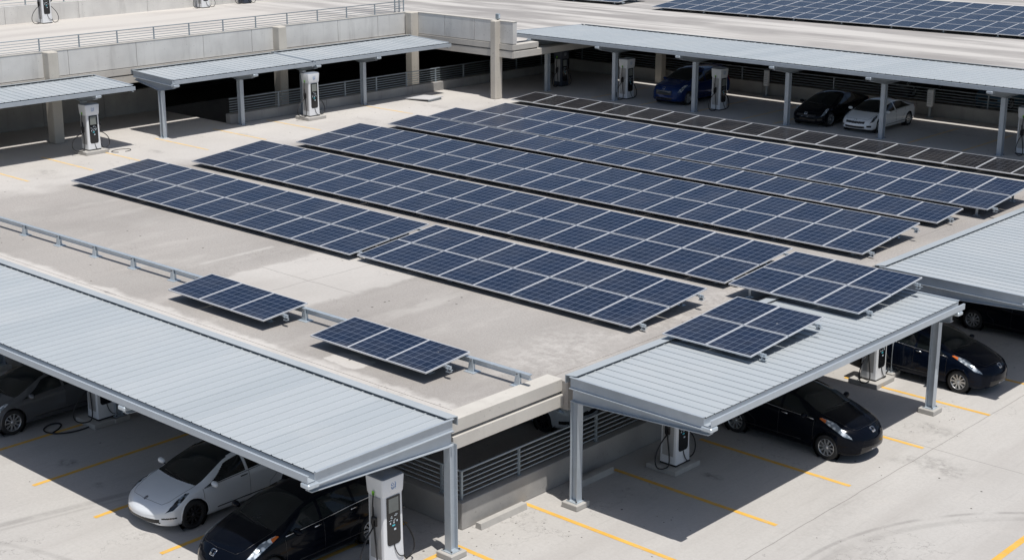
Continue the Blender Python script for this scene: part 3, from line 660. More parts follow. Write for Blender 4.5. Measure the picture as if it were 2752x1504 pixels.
# ------------------------------------------------------------------ chargers
def charger(label, x, y, z, rz=0, dark=False, h=2.0, plinth=True, seed=0, loops=True):
    """origin at the middle of the base; the front with the display faces local +x"""
    rnd = random.Random(seed)
    t = thing('ev_charger', label, 'ev charger', (x, y, z), rz, 'electric car charging posts')
    P = .14 if plinth else 0
    body = M['charger_dark'] if dark else M['charger']; cap = M['charger_dark'] if dark else M['charger_cap']
    W, D = .275, .235     # half width along y, half depth along x
    hb = P+h-.42
    if plinth:
        b = MB(); b.box(-.5, .42, -.52, .52, 0, P, M['paving_patch'], bev=.015); b.build('plinth', t)
    b = MB(); b.box(-D-.01, D+.01, -W-.01, W+.01, P, P+.05, M['black']); b.build('base', t)
    # cabinet: slightly wider at the foot, rounded edges
    b = MB(); ring = []
    for (zz, e) in ((P+.05, .02), (P+.5, .008), (hb, 0)):
        r = .035; X, Y = D+e, W+e
        for (cx, cy, a0) in ((X-r, Y-r, 0), (-X+r, Y-r, 90), (-X+r, -Y+r, 180), (X-r, -Y+r, 270)):
            for k in range(4): a = R(a0+k*30); ring.append((cx+r*math.cos(a), cy+r*math.sin(a), zz))
    b.add(ring, [(q*16+i, q*16+(i+1) % 16, (q+1)*16+(i+1) % 16, (q+1)*16+i) for q in range(2) for i in range(16)]+[tuple(range(32, 48))], body, True)
    b.build('cabinet', t, sharp=40)
    b = MB(); b.box(-D+.06, D-.07, -W-.016, -W-.004, P+.25, hb-.05, M['charger_side']); b.box(-D+.06, D-.07, W+.004, W+.016, P+.25, hb-.05, M['charger_side']); b.build('side_panel', t)
    # head
    b = MB(); ring = []
    for (zz, e, r) in ((hb-.02, .01, .04), (hb+.03, .025, .05), (hb+.36, .045, .06), (hb+.385, .04, .06)):
        X, Y = D+e, W+e
        for (cx, cy, a0) in ((X-r, Y-r, 0), (-X+r, Y-r, 90), (-X+r, -Y+r, 180), (X-r, -Y+r, 270)):
            for k in range(5): a = R(a0+k*22.5); ring.append((cx+r*math.cos(a), cy+r*math.sin(a), zz))
    b.add(ring, [(q*20+i, q*20+(i+1) % 20, (q+1)*20+(i+1) % 20, (q+1)*20+i) for q in range(3) for i in range(20)]+[tuple(range(19, -1, -1))], body, True)
    hd = b.build('head', t, sharp=35)
    b = MB(); b.add([(px*.99, py*.99, pz+.004) for px, py, pz in ring[60:]]+[(px*.9, py*.9, pz+.03) for px, py, pz in ring[60:]], [(i, (i+1) % 20, 20+(i+1) % 20, 20+i) for i in range(20)]+[tuple(range(20, 40))], cap, True); b.build('cap', hd, sharp=50)
    xf = D+.036; b = MB(); zc = hb+.21
    for (yy, zz, wy, wz) in ((-.04, .055, .03, .012), (.035, .06, .03, .01), (-.062, .02, .012, .045), (.0, .022, .012, .035), (.055, .022, .014, .045), (-.03, -.005, .035, .01), (.04, -.01, .03, .01),
                             (-.06, -.045, .014, .03), (0, -.05, .05, .012), (.05, -.045, .018, .028), (-.02, -.08, .04, .01), (.04, -.08, .022, .01), (-.05, -.075, .012, .02)):
        b.box(xf, xf+.006, yy-wy/2-.0, yy+wy/2, zc+zz-wz/2, zc+zz+wz/2, M['icon'] if dark else M['logo'])
    b.build('emblem', hd)
    # front panel: rounded black panel with display
    z1, z0 = hb-.05, hb-1.16; yy = .19; r = .07; out = []
    for (cy, cz, a0) in ((yy-r, z0+r, 270), ):
        pass
    def rr(yh, za, zb_, r1, r2):
        o = []
        for (cy, cz, a0, q) in ((yh-r2, zb_-r2, 0, r2), (-yh+r2, zb_-r2, 90, r2), (-yh+r1, za+r1, 180, r1), (yh-r1, za+r1, 270, r1)):
            for k in range(6): a = R(a0+k*18); o.append((cy+q*math.cos(a), cz+q*math.sin(a)))
        return o
    b = MB(); b.prism(rr(yy, z0, z1, .08, .02), 0, D+.006, D+.018, M['blackgloss']); fp = b.build('front_panel', t)
    b = MB(); b.prism(rr(.14, z1-.36, z1-.04, .01, .01), 0, D+.018, D+.021, M['screen']); b.build('screen', fp)
    b = MB()
    for k in range(11):
        py = rnd.uniform(-.12, .12); pz = z1-.42-rnd.random()*.14; wv = rnd.uniform(.012, .04)
        b.box(D+.018, D+.021, py-wv, py+wv, pz-.005, pz+.005, M['icon'])
    for (py, pz) in ((-.1, z1-.6), (.0, z1-.6), (.09, z1-.58)): b.box(D+.018, D+.021, py-.015, py+.015, pz-.02, pz+.02, M['icon'])
    b.box(D+.018, D+.022, -.05, .03, z1-.68, z1-.65, M['cyan']); b.box(D+.018, D+.024, .0, .055, z1-.78, z1-.74, M['icon']); b.build('button', fp)
    # holsters, connectors and hanging cables on both sides
    for s in (-1, 1):
        yb = s*(W+.01)
        b = MB(); b.box(-.10, .06, min(yb, yb+s*.05), max(yb, yb+s*.05), hb-.72, hb-.5, M['black'], bev=.02); b.build('holster', t)
        b = MB(); b.tube([(-.02, yb+s*.06, hb-.74), (-.02, yb+s*.075, hb-.60), (.03, yb+s*.11, hb-.50), (.10, yb+s*.13, hb-.47)], [.02, .034, .036, .042], M['rubber'], 10); b.build('connector', t)
        if not loops and s < 0: continue
        a = rnd.uniform(.3, .55)
        b = MB(); b.tube(bez((0, yb+s*.04, hb+.06), (.02, yb+s*.14, hb-.3), (-.03, yb+s*.03, P+.9), (-.02, yb+s*.065, hb-.70)), .016, M['rubber'], 7); b.build('cable', t)
        b = MB(); b.tube(bez((-.02, yb+s*.06, hb-.74), (.03, yb+s*(.2+a), P+.55), (.05, yb+s*(.25+a), P-.03), (.12, yb+s*.2, P+.02), 14)+bez((.12, yb+s*.2, P+.02), (.16, yb+s*.02, P+.05), (.0, yb+s*.06, P+.55), (-.06, yb+s*.02, hb-.3), 14)[1:], .017, M['rubber'], 7); b.build('cable', t)
    b = MB(); b.box(-.04, .02, -W-.062, -W-.05, hb-.0, hb+.09, M['green']); b.build('light_tag', t)
    b = MB(); b.tube(bez((D+.02, .0, z0+.0), (D+.05, .03, z0-.25), (D+.05, .16, z0-.36), (D+.02, W+.02, z0-.34)), .012, M['rubber'], 6); b.build('cable', t)
    return t
GR = 0
charger('large white charger in the foreground with a green tag, beside the black car', -21.97, 19.97, 0, h=2.13, seed=1)
charger('charger half hidden under the front left canopy, its cable lying on the floor', -34.0, 20.75, 0, h=2.0, seed=2)
charger('white charger standing on a plinth under the front right canopy near its front corner', -20.8, 28.65, 0, h=1.95, seed=3)
charger('white charger between the two black hatchbacks on the right', -20.3, 37.5, 0, h=1.95, seed=4)
charger('leftmost charger of the roof deck, in front of a concrete pillar', -52.9, 32.75, H1, h=1.86, seed=5)
charger('roof deck charger in front of the railing under the canopy seam', -52.4, 43.75, H1, h=1.95, seed=6)
charger('dark grey charger in the shade beside the tall pillar', -50.4, 58.6, H1, dark=True, h=1.85, seed=7, plinth=False)
charger('grey white charger in the shade left of the blue van', -45.5, 57.75, H1, h=1.95, seed=8, plinth=False)
charger('pale charger in the shade right of the blue van', -40.35, 58.15, H1, h=1.95, seed=9, plinth=False)
charger('charger under the long back canopy at the right edge of the picture', -25.35, 57.85, H1, h=1.9, seed=10, plinth=False)
charger('upper deck charger at the top left with cables on both sides', -76.2, 44.9, L2, h=2.1, seed=11, plinth=False)
charger('upper deck charger cut off at the top, left one of two', -76.4, 55.7, L2, h=2.0, seed=12, plinth=False)
charger('dark upper deck charger cut off at the top, right one of two', -76.6, 59.0, L2, dark=True, h=2.0, seed=13, plinth=False)
# loose cable ends lying on the floor
def loose(label, pts, r=.018):
    b = MB(); b.tube(pts, r, M['rubber'], 7); tag(b.build('loose_cable'), label, 'cable')
loose('loose black cable loop on the shaded floor by the half hidden charger', bez((-33.9, 20.35, .02), (-33.6, 19.3, .02), (-34.6, 18.9, .03), (-34.75, 19.6, .03))+bez((-34.75, 19.6, .03), (-34.8, 19.9, .02), (-34.5, 20.0, .02), (-34.2, 19.35, .02))[1:], .02)
loose('thin cable loop on the deck beside the leftmost charger', [( -52.35+.28*math.cos(a*.35), 33.75+.42*math.sin(a*.35), H1+.02) for a in range(17)], .012)
for (lab, x, y) in (('slim white charging post against the shaded back wall, left of the black sedan', -40.87, 62.95), ('slim white charging post against the shaded back wall, right of the white coupe', -32.1, 62.85)):
    t = thing('slim_charger', lab, 'ev charger', (x, y, H1), .1, 'slim charging posts at the back wall')
    b = MB(); b.box(-.05, .05, -.05, .05, 0, .5, M['rail']); b.box(-.14, .14, -.14, .14, 0, .03, M['rail']); b.build('post', t)
    b = MB(); b.box(-.13, .13, -.16, .02, .5, 1.28, M['charger'], bev=.03); hd = b.build('head', t)
    b = MB()
    for k in range(6): b.box(-.09, .09-.03*(k % 2), -.166, -.161, .62+k*.09, .64+k*.09, M['charger_side'])
    b.build('marking', hd)

# ------------------------------------------------------------------ small things
for lab, x, y0, y1 in (('concrete wheel stop in the sun beside the low wall corner', -21.92, 22.75, 24.3), ('concrete wheel stop in the shade under the front right canopy', -21.78, 25.9, 27.35)):
    t = MB(); w0 = .10
    t.prism([(x-w0, 0), (x+w0, 0), (x+w0*.75, .15), (x-w0*.75, .15)], 1, y0, y1, M['paving_patch']); tag(t.build('wheel_stop'), lab, 'wheel stop', 'concrete wheel stops')
t = thing('white_board', 'white board lying on the deck in front of the railing', 'board', (-52.5, 50.9, H1), R(8))
b = MB(); b.hexa([(-.75, -.6, .04), (.75, -.55, .10), (.75, .55, .12), (-.75, .6, .05), (-.75, -.6, .075), (.75, -.55, .135), (.75, .55, .155), (-.75, .6, .085)], M['board']); b.build('sheet', t)
for xa, hh in ((-.7, .045), (.6, .10)):
    b = MB(); b.box(xa, xa+.08, -.48, .48, 0, hh, M['rail']); b.build('batten', t)
#CARS
# ------------------------------------------------------------------ cars
def pchip(xs, ys, x):
    xs = np.array(xs, float); ys = np.array(ys, float); h = np.diff(xs); dl = np.diff(ys)/h
    m = np.zeros(len(xs)); m[0] = dl[0]; m[-1] = dl[-1]
    for i in range(1, len(xs)-1):
        if dl[i-1]*dl[i] > 0:
            w1 = 2*h[i]+h[i-1]; w2 = h[i]+2*h[i-1]; m[i] = (w1+w2)/(w1/dl[i-1]+w2/dl[i])
    x = np.clip(x, xs[0], xs[-1]); k = np.clip(np.searchsorted(xs, x)-1, 0, len(xs)-2)
    t = (x-xs[k])/h[k]; t2 = t*t; t3 = t2*t
    return (2*t3-3*t2+1)*ys[k]+(t3-2*t2+t)*h[k]*m[k]+(-2*t3+3*t2)*ys[k+1]+(t3-t2)*h[k]*m[k+1]
def inpoly(x, y, P):
    r = np.zeros(x.shape, bool); n = len(P)
    for i in range(n):
        (x1, y1), (x2, y2) = P[i], P[(i+1) % n]
        c = ((y1 > y) != (y2 > y)) & (x < (x2-x1)*(y-y1)/(y2-y1+1e-12)+x1); r ^= c
    return r
# curves: distance behind the nose -> height or half width
SPEC = {
 'sedan': dict(L=4.69, W=1.85, wb=(.86, 3.73), wr=.345, rim='dark',
  zt=[(0, .55), (.06, .62), (.22, .72), (.5, .82), (.8, .90), (1.02, .955), (1.55, 1.20), (2.05, 1.385), (2.55, 1.44), (3.1, 1.41), (3.8, 1.22), (4.2, 1.10), (4.55, 1.06), (4.69, .98)],
  zs=[(0, .44), (.1, .54), (.35, .67), (.8, .81), (1.15, .865), (2.2, .92), (3.4, .98), (4.2, 1.0), (4.55, .98), (4.69, .86)],
  w=[(0, .56), (.05, .70), (.14, .82), (.32, .925), (.7, .985), (1.5, 1.0), (3.6, 1.0), (4.2, .965), (4.5, .90), (4.64, .80), (4.69, .72)],
  wt=[(0, .50), (.2, .64), (.6, .72), (1.0, .77), (1.2, .77), (2.05, .64), (2.8, .60), (3.6, .61), (4.15, .68), (4.5, .66), (4.69, .6)],
  dr=[(0, .06), (.3, .05), (1.0, .03), (1.25, .055), (2.1, .075), (3.3, .075), (4.1, .05), (4.69, .05)],
  zb=[(0, .28), (.08, .22), (.4, .18), (3.9, .18), (4.5, .26), (4.69, .34)], cowl=.98, head=2.05, rear0=2.9, rear1=4.0, a=(1.14, 2.08), c=(3.35, 3.95), pil=(2.42,)),
 'hatch': dict(L=4.25, W=1.76, wb=(.85, 3.52), wr=.325, rim='alloy',
  zt=[(0, .66), (.05, .74), (.2, .86), (.5, .97), (.85, 1.06), (1.1, 1.13), (1.6, 1.36), (2.0, 1.49), (2.5, 1.55), (3.2, 1.52), (3.7, 1.43), (4.0, 1.22), (4.2, 1.0), (4.25, .9)],
  zs=[(0, .50), (.1, .62), (.35, .76), (.8, .89), (1.2, .95), (2.2, 1.0), (3.4, 1.07), (4.0, 1.05), (4.25, .84)],
  w=[(0, .58), (.05, .70), (.16, .82), (.36, .93), (.7, .985), (1.5, 1.0), (3.3, 1.0), (3.8, .97), (4.1, .90), (4.25, .78)],
  wt=[(0, .50), (.2, .62), (.6, .70), (1.05, .76), (1.3, .76), (2.0, .65), (2.9, .63), (3.6, .62), (4.0, .62), (4.25, .6)],
  dr=[(0, .06), (.3, .06), (1.0, .04), (1.3, .06), (2.1, .085), (3.3, .085), (4.0, .07), (4.25, .05)],
  zb=[(0, .28), (.08, .22), (.4, .19), (3.5, .19), (4.1, .28), (4.25, .36)], cowl=1.02, head=1.95, rear0=3.55, rear1=4.08, a=(1.2, 1.98), c=(3.3, 3.85), pil=(2.2, 3.1)),
 'van': dict(L=4.9, W=1.9, wb=(.95, 3.9), wr=.345, rim='alloy',
  zt=[(0, .74), (.05, .84), (.2, .97), (.6, 1.08), (1.0, 1.16), (1.2, 1.22), (1.8, 1.53), (2.2, 1.69), (2.7, 1.75), (3.9, 1.74), (4.5, 1.68), (4.75, 1.4), (4.88, 1.05), (4.9, .95)],
  zs=[(0, .56), (.1, .70), (.35, .86), (.8, .97), (1.3, 1.03), (2.5, 1.06), (4.4, 1.1), (4.9, .9)],
  w=[(0, .64), (.05, .76), (.16, .86), (.36, .95), (.7, .99), (1.5, 1.0), (4.2, 1.0), (4.7, .95), (4.9, .86)],
  wt=[(0, .56), (.2, .66), (.6, .72), (1.1, .77), (1.4, .77), (2.2, .68), (3.9, .68), (4.6, .67), (4.9, .62)],
  dr=[(0, .06), (.3, .06), (1.1, .04), (1.4, .06), (2.2, .09), (4.4, .09), (4.9, .05)],
  zb=[(0, .30), (.08, .24), (.4, .2), (4.2, .2), (4.8, .3), (4.9, .4)], cowl=1.15, head=2.15, rear0=4.5, rear1=4.85, a=(1.32, 2.2), c=(4.1, 4.55), pil=(2.45, 3.5)),
}
def make_car(kind, label, x, y, z, heading, paint, scale=1., face='grille', cat='car', plate=True, rimm=None, emblem=None, dark_lamps=False):
    """heading: compass angle (deg) of the nose in plan; origin of the thing on the ground below the car's middle"""
    S = SPEC[kind]; L = S['L']; hw = S['W']/2
    t = thing('parked_car', label, cat, (x, y, z), R(heading), 'parked cars'); t.scale = (scale,)*3
    fn = lambda k, q: pchip([p[0] for p in S[k]], [p[1] for p in S[k]], q)
    q = np.unique(np.concatenate([np.linspace(0, .12, 12), np.linspace(.12, 1.15, 110), np.linspace(1.15, 2.3, 100), np.linspace(2.3, L-.7, 90), np.linspace(L-.7, L, 50)]))
    zt, zs, ww, wt, dr, zb = [fn(k, q) for k in ('zt', 'zs', 'w', 'wt', 'dr', 'zb')]
    ww = ww*hw; wt = np.minimum(wt*hw, ww*.9)
    zr = zt-dr; zr = np.maximum(zr, zs+.01)
    cp = np.stack([np.stack([0*ww, zb], 1), np.stack([ww*.80, zb], 1), np.stack([ww*.965, zb+.07*(zs-zb)+.02], 1), np.stack([ww*1.0, zb+.42*(zs-zb)], 1),
                   np.stack([ww*.985, zb+.80*(zs-zb)], 1), np.stack([ww*.935, zs], 1), np.stack([wt, zr], 1), np.stack([wt*.58, zr+(zt-zr)*.75], 1), np.stack([0*ww, zt], 1)], 1)
    cnt = [2, 3, 11, 16, 16, 20, 10, 10]
    cols = []; vv = []
    for s in range(8):
        P0 = cp[:, s-1] if s > 0 else cp[:, 0]*[-1, 1]; P1 = cp[:, s]; P2 = cp[:, s+1]; P3 = cp[:, s+2] if s < 7 else cp[:, 7]*[-1, 1]
        if s == 7: P3 = cp[:, 7]*[-1, 1]
        for k in range(cnt[s]+(1 if s == 7 else 0)):
            u = k/cnt[s]
            if s == 5:
                C = P1*(1-u)+P2*u; C = C+np.stack([.02*4*u*(1-u)*np.ones(len(q)), 0*q], 1)
            else:
                if s == 4: P3 = P2+(P2-P1)*.6
                if s == 6: P0 = P1-(P2-P1)*.4
                C = .5*((2*P1)+(-P0+P2)*u+(2*P0-5*P1+4*P2-P3)*u*u+(-P0+3*P1-3*P2+P3)*u**3)
            cols.append(C); vv.append(s+u)
    G = np.stack(cols, 1); vv = np.array(vv); nx, nv = G.shape[:2]      # grid (station, column, (y, z))
    G[:, 0, 0] = 0; G[:, -1, 0] = 0
    # plan rounding of nose and tail: centre line leads, corners trail
    def xoff(qi, yy):
        a = np.clip(1-qi/.9, 0, 1)**1.5; b = np.clip(1-(L-qi)/.6, 0, 1)**1.5
        r2 = (yy/hw)**2
        return a*.20*r2 - b*.14*r2
    Xg = q[:, None]+xoff(q[:, None], G[:, :, 0])
    # full ring: right half (+y) then mirrored
    Yf = np.concatenate([G[:, :, 0], -G[:, -2:0:-1, 0]], 1); Zf = np.concatenate([G[:, :, 1], G[:, -2:0:-1, 1]], 1)
    Xf = np.concatenate([Xg, Xg[:, -2:0:-1]], 1); Vf = np.concatenate([vv, vv[-2:0:-1]]); n = Yf.shape[1]
    verts = np.stack([L/2-Xf, Yf, Zf], 2).reshape(-1, 3)
    faces = []; 
    I, J = np.meshgrid(np.arange(nx-1), np.arange(n), indexing='ij'); J2 = (J+1) % n
    quad = np.stack([I*n+J, I*n+J2, (I+1)*n+J2, (I+1)*n+J], 2).reshape(-1, 4)
    ctr = lambda A: ((A[:-1]+A[1:])/2)
    fx = (q[:-1]+q[1:])/2; fx = np.repeat(fx[:, None], n, 1)
    Vn = np.roll(Vf, -1); fv = (Vf+Vn)/2; fv[np.abs(Vf-Vn) > 2] = 0
    fv = np.repeat(fv[None], nx-1, 0)
    Yc = (Yf[:-1]+Yf[1:]+np.roll(Yf, -1, 1)[:-1]+np.roll(Yf, -1, 1)[1:])/4; Zc = (Zf[:-1]+Zf[1:]+np.roll(Zf, -1, 1)[:-1]+np.roll(Zf, -1, 1)[1:])/4
    Xc = (Xf[:-1]+Xf[1:])/2
    fx, fv, Yc, Zc, Xc = [a.reshape(-1) for a in (fx, fv, Yc, Zc, Xc)]; ay = np.abs(Yc)
    # end caps: shrink the first and last ring in steps towards their centre
    caps = []; cv = []; base = len(verts); cinfo = []
    for (row, sg) in ((0, 1), (nx-1, -1)):
        ring0 = np.arange(n)+row*n; P = verts[ring0]; cz = (P[:, 2].min()+P[:, 2].max())/2
        prev = ring0; steps = [.85, .68, .5, .33, .17]
        for st in steps:
            Q = P.copy(); Q[:, 1] *= st; Q[:, 2] = cz+(P[:, 2]-cz)*(.25+.75*st) if True else Q[:, 2]
            Q[:, 0] = L/2*sg+ (-(0.20 if sg > 0 else .14)*(Q[:, 1]/hw)**2)*sg + (.05*(1-st*st))*sg
            idx = base+len(cv)*1; cur = np.arange(n)+base+sum(len(c) for c in caps); caps.append(Q)
            for k in range(n):
                k2 = (k+1) % n; cinfo.append((prev[k], prev[k2], cur[k2], cur[k]))
            prev = cur
        h = n//2
        for k in range(1, h): cinfo.append((prev[k-1], prev[k], prev[n-k], prev[(n-k+1) % n]))
    allv = np.concatenate([verts]+caps); cq = np.array([c for c in cinfo]); cc = allv[cq].mean(1)
    quad = np.concatenate([quad, cq]); fx = np.concatenate([fx, np.where(cc[:, 0] > 0, 0., L)]); fv = np.concatenate([fv, np.full(len(cq), 3.0)])
    Xc = np.concatenate([Xc, L/2-cc[:, 0]]); Yc = np.concatenate([Yc, cc[:, 1]]); Zc = np.concatenate([Zc, cc[:, 2]]); ay = np.abs(Yc)
    wb0, wb1 = S['wb']; wr = S['wr']; ra = wr+.055
    reg = np.zeros(len(quad), int)      # 0 body
    glass_lo = 5.06
    a0, a1 = S['a']; c0, c1 = S['c']; u = fv-5
    side = (fv > glass_lo) & (fv < 5.84) & (fx > a0+(a1-a0)*np.clip(u, 0, 1)*.92) & (fx < c1-(c1-c0)*np.clip(u, 0, 1))
    for p in S['pil']: side &= np.abs(fx-p) > .035
    reg[side] = 2
    # windscreen: tapers inward slightly from the roof edge line
    ws = (fx > S['cowl']+.14*(ay/hw)**2) & (fx < S['head']) & (fv > 6.0)
    reg[ws] = 1
    rw = (fx > S['rear0']) & (fx < S['rear1']) & (fv > 6.12); reg[rw] = 3
    if kind == 'sedan' and face == 'smooth': reg[(fx >= S['head']) & (fx <= S['rear0']) & (fv > 6.15)] = 3
    # lamps
    if kind == 'sedan': lp = [(.12, 4.65), (.26, 4.3), (.50, 4.75), (.84, 5.55), (.76, 5.8), (.48, 5.65), (.24, 5.25)]
    elif kind == 'hatch': lp = [(.15, 4.72), (.34, 4.35), (.75, 4.85), (1.12, 5.35), (1.06, 5.6), (.7, 5.72), (.34, 5.3), (.18, 5.05)]
    else: lp = [(.12, 4.65), (.3, 4.0), (.62, 4.6), (.95, 5.25), (.8, 5.6), (.4, 5.3), (.16, 5.0)]
    lamp = inpoly(fx, fv, lp); reg[lamp] = 4
    if kind == 'hatch': reg[lamp & (fx > .93) & (fv < 5.55)] = 7
    tail = (fx > L-.32) & (fv > 4.1) & (fv < 5.5) & (ay > hw*.62); reg[tail] = 5
    # front openings
    nose = (Xc < .5) & (fx < .3)
    if face == 'smooth':
        reg[nose & (Zc < .385) & (Zc > .285) & (ay < .62)] = 6
        reg[(Xc < .45) & (Zc < .42) & (Zc > .385) & (ay > .66) & (ay < .86)] = 6
    elif face == 'hatch':
        reg[nose & (Zc < .42) & (Zc > .27) & (ay < .52)] = 6
    elif face == 'bar':
        reg[nose & (Zc < .60) & (Zc > .50) & (ay < .50)] = 6; reg[nose & (Zc < .38) & (Zc > .28) & (ay < .52)] = 6
        reg[(Xc < .5) & (Zc < .42) & (Zc > .33) & (ay > .60) & (ay < .78)] = 6
    else:
        reg[nose & (Zc < .78) & (Zc > .56) & (ay < .5)] = 6; reg[nose & (Zc < .42) & (Zc > .3) & (ay < .5)] = 6
    # wheel arches cut out
    dele = np.zeros(len(quad), bool)
    for wx in (wb0, wb1): dele |= ((fx-wx)**2+(Zc-wr)**2 < ra**2) & (fv > .9) & (fv < 4.9) & (Zc < wr+ra)
    def part(name, sel, mat, parent=t, sharp=32):
        f = quad[sel & ~dele]
        if not len(f): return None
        use, inv = np.unique(f.reshape(-1), return_inverse=True)
        me = bpy.data.meshes.new(name); me.from_pydata(allv[use].tolist(), [], inv.reshape(-1, 4).tolist()); me.materials.append(mat)
        me.polygons.foreach_set('use_smooth', [True]*len(me.polygons)); me.update(); me.set_sharp_from_angle(angle=R(sharp))
        o = bpy.data.objects.new(name, me); COL.objects.link(o); o.parent = parent; return o
    body = part('body', reg == 0, paint)
    part('windshield', reg == 1, M['glass']); part('rear_window' if kind != 'sedan' or face != 'smooth' else 'glass_roof', reg == 3, M['glass'])
    for s in (1, -1):
        ss = Yc*s > 0
        part('side_window', (reg == 2) & ss, M['glass']); part('headlight', (reg == 4) & ss, M['lampdark'] if dark_lamps else M['lamp'], sharp=60)
        part('turn_signal', (reg == 7) & ss, M['amber']); part('tail_light', (reg == 5) & ss, M['redlens'])
    part('grille', reg == 6, M['black'])
    # surface point lookup for trims
    def sp(px, pv, sgn=1, out=.0):
        i = min(np.searchsorted(q, px), nx-1); j = int(np.argmin(np.abs(vv-pv)))
        return (L/2-Xg[i, j], sgn*(G[i, j, 0]+out), G[i, j, 1])
    # seams, trim, handles, mirrors
    for s in (1, -1):
        seams = [[sp(a0+.02, v, s, .002) for v in (2.3, 2.8, 3.4, 4.0, 4.5, 5.0)], [sp(S['pil'][0]+.02, v, s, .002) for v in (2.3, 3, 3.6, 4.3, 5.0)],
                 [sp(S['pil'][0]+.02+(c0-S['pil'][0])*(.62 if v < 3 else .8+.1*(v-3)), v, s, .002) for v in (2.3, 2.9, 3.4, 4.3, 5.0)]]
        b = MB()
        for P in seams: b.tube(P, .0048, M['black'], 4)
        o = b.build('door_seam', body)
        b = MB(); b.tube([sp(a0+.05+(c1-a0-.1)*k/16, 5.02, s, .006) for k in range(17)], .008, M['chrome'] if kind == 'hatch' else M['black'], 5); b.build('window_trim', body)
        b = MB(); b.tube([sp(a0+.35+(c0-a0-.3)*k/10, 2.45, s, .004) for k in range(11)], .012, M['black'], 5); b.build('sill_trim', body)
        for hx in (S['pil'][0]-.22, S['pil'][0]+.75):
            b = MB(); b.tube([sp(hx, 4.5, s, .012), sp(hx+.18, 4.5, s, .014)], .013, M['chrome'] if kind == 'hatch' else (M['black'] if face == 'smooth' else paint), 6); b.build('door_handle', t)
        mx = a0+.22; p = sp(mx, 5.0, s)
        b = MB(); b.tube([(p[0], p[1], p[2]+.03), (p[0]-.01, p[1]+s*.09, p[2]+.05)], .022, M['black'], 6)
        ctrp = Vector((p[0]-.01, p[1]+s*.17, p[2]+.085)); ring = []
        for k in range(9):
            a = math.pi*k/8
            for m_ in range(12):
                c = 2*math.pi*m_/12; ring.append((ctrp.x+.065*math.sin(a)*math.cos(c)*(1.25 if math.cos(c) > 0 else .8), ctrp.y-s*.125*math.cos(a), ctrp.z+.075*math.sin(a)*math.sin(c)))
        b.add(ring, [(k*12+i, k*12+(i+1) % 12, (k+1)*12+(i+1) % 12, (k+1)*12+i) for k in range(8) for i in range(12)], paint, True)
        b.build('mirror', t)
    # hood shut line
    b = MB(); b.tube([sp(.34, 6.0, 1, -.0)]+[sp(.22-.05*k/6, 6.0+2*k/6, 1) for k in range(1, 7)], .0048, M['black'], 4)
    b.tube([sp(.34, 6.0, -1, -.0)]+[sp(.22-.05*k/6, 6.0+2*k/6, -1) for k in range(1, 7)], .0048, M['black'], 4)
    for s in (1, -1): b.tube([sp(.34+(S['cowl']-.2)*k/8, 5.98, s) for k in range(9)], .0048, M['black'], 4)
    b.build('hood_seam', body)
    # wipers
    b = MB()
    for s, y0 in ((1, .1), (1, .55)):
        p0 = sp(S['cowl']+.02, 7.6 if y0 < .3 else 6.6, 1); b.tube([(p0[0], y0*.9, p0[2]+.02), (p0[0]-.08, y0*.9-.55, p0[2]+.05)], .009, M['black'], 5)
    b.build('wiper', t)
    # wheels
    for s in (1, -1):
        for wx in (wb0, wb1):
            cy = s*(hw-.125); X0 = L/2-wx
            b = MB(); b.lathe([(0, -.10), (ra+.005, -.10), (ra+.02, .06)] if s > 0 else [(0, .10), (ra+.005, .10), (ra+.02, -.06)], M['black'], 28)
            wl = b.build('wheel', t, (X0, cy, wr))
            b = MB(); w2 = .105; rr_ = wr
            b.lathe([(rr_*.66, s*w2*.9), (rr_*.72, s*w2), (rr_*.92, s*w2), (rr_*.985, s*w2*.7), (rr_, s*w2*.3), (rr_, -s*w2*.6), (rr_*.9, -s*w2)], M['tyre'], 40); b.build('tyre', wl)
            rm = M['darkalloy'] if (rimm or S['rim']) == 'dark' else M['alloy']; ro = rr_*.68; b = MB(); f0 = s*(w2-.022)
            b.lathe([(ro, s*w2*.9), (ro*.97, s*(w2+.004)), (ro*.93, f0), (ro*.9, -s*.02)], rm, 40); b.lathe([(0, -s*.015), (ro*.9, -s*.02)], M['black'], 24)
            b.lathe([(0, f0+s*.012), (.045, f0+s*.010), (.055, f0-s*.02)], rm, 20)
            ns = 10
            for k in range(ns):
                a = 2*math.pi*k/ns; ca, sa = math.cos(a), math.sin(a); P = []
                for (rad, wd) in ((.035, .018), (ro*.95, .021 if k % 2 else .026)):
                    for (oy, sg) in ((f0-s*.03, -1), (f0-s*.03, 1), (f0, 1), (f0, -1)):
                        P.append((rad*ca-sg*wd*sa, oy, rad*sa+sg*wd*ca))
                b.add(P, [(0, 1, 5, 4), (1, 2, 6, 5), (2, 3, 7, 6), (3, 0, 4, 7), (4, 5, 6, 7)], rm)
            b.build('rim', wl)
            # arch lip follows the body side
            b = MB(); P = []
            for k in range(15):
                a = R(-18+216*k/14); px = wx-ra*math.cos(a); pz = wr+ra*math.sin(a)
                i = min(max(np.searchsorted(q, px), 0), nx-1); jj = int(np.argmin(np.where((vv > 1.5) & (vv < 5), np.abs(G[i, :, 1]-pz), 9))); P.append((L/2-Xg[i, jj], s*(G[i, jj, 0]-.006), pz))
            b.tube(P, .018, paint, 6); b.build('arch_lip', body)
    # underbody
    b = MB(); b.box(-L/2+.35, L/2-.35, -hw*.8, hw*.8, .2, .34, M['black']); b.build('underbody', t)
    # plate and emblem
    zn = .47 if kind != 'van' else .50
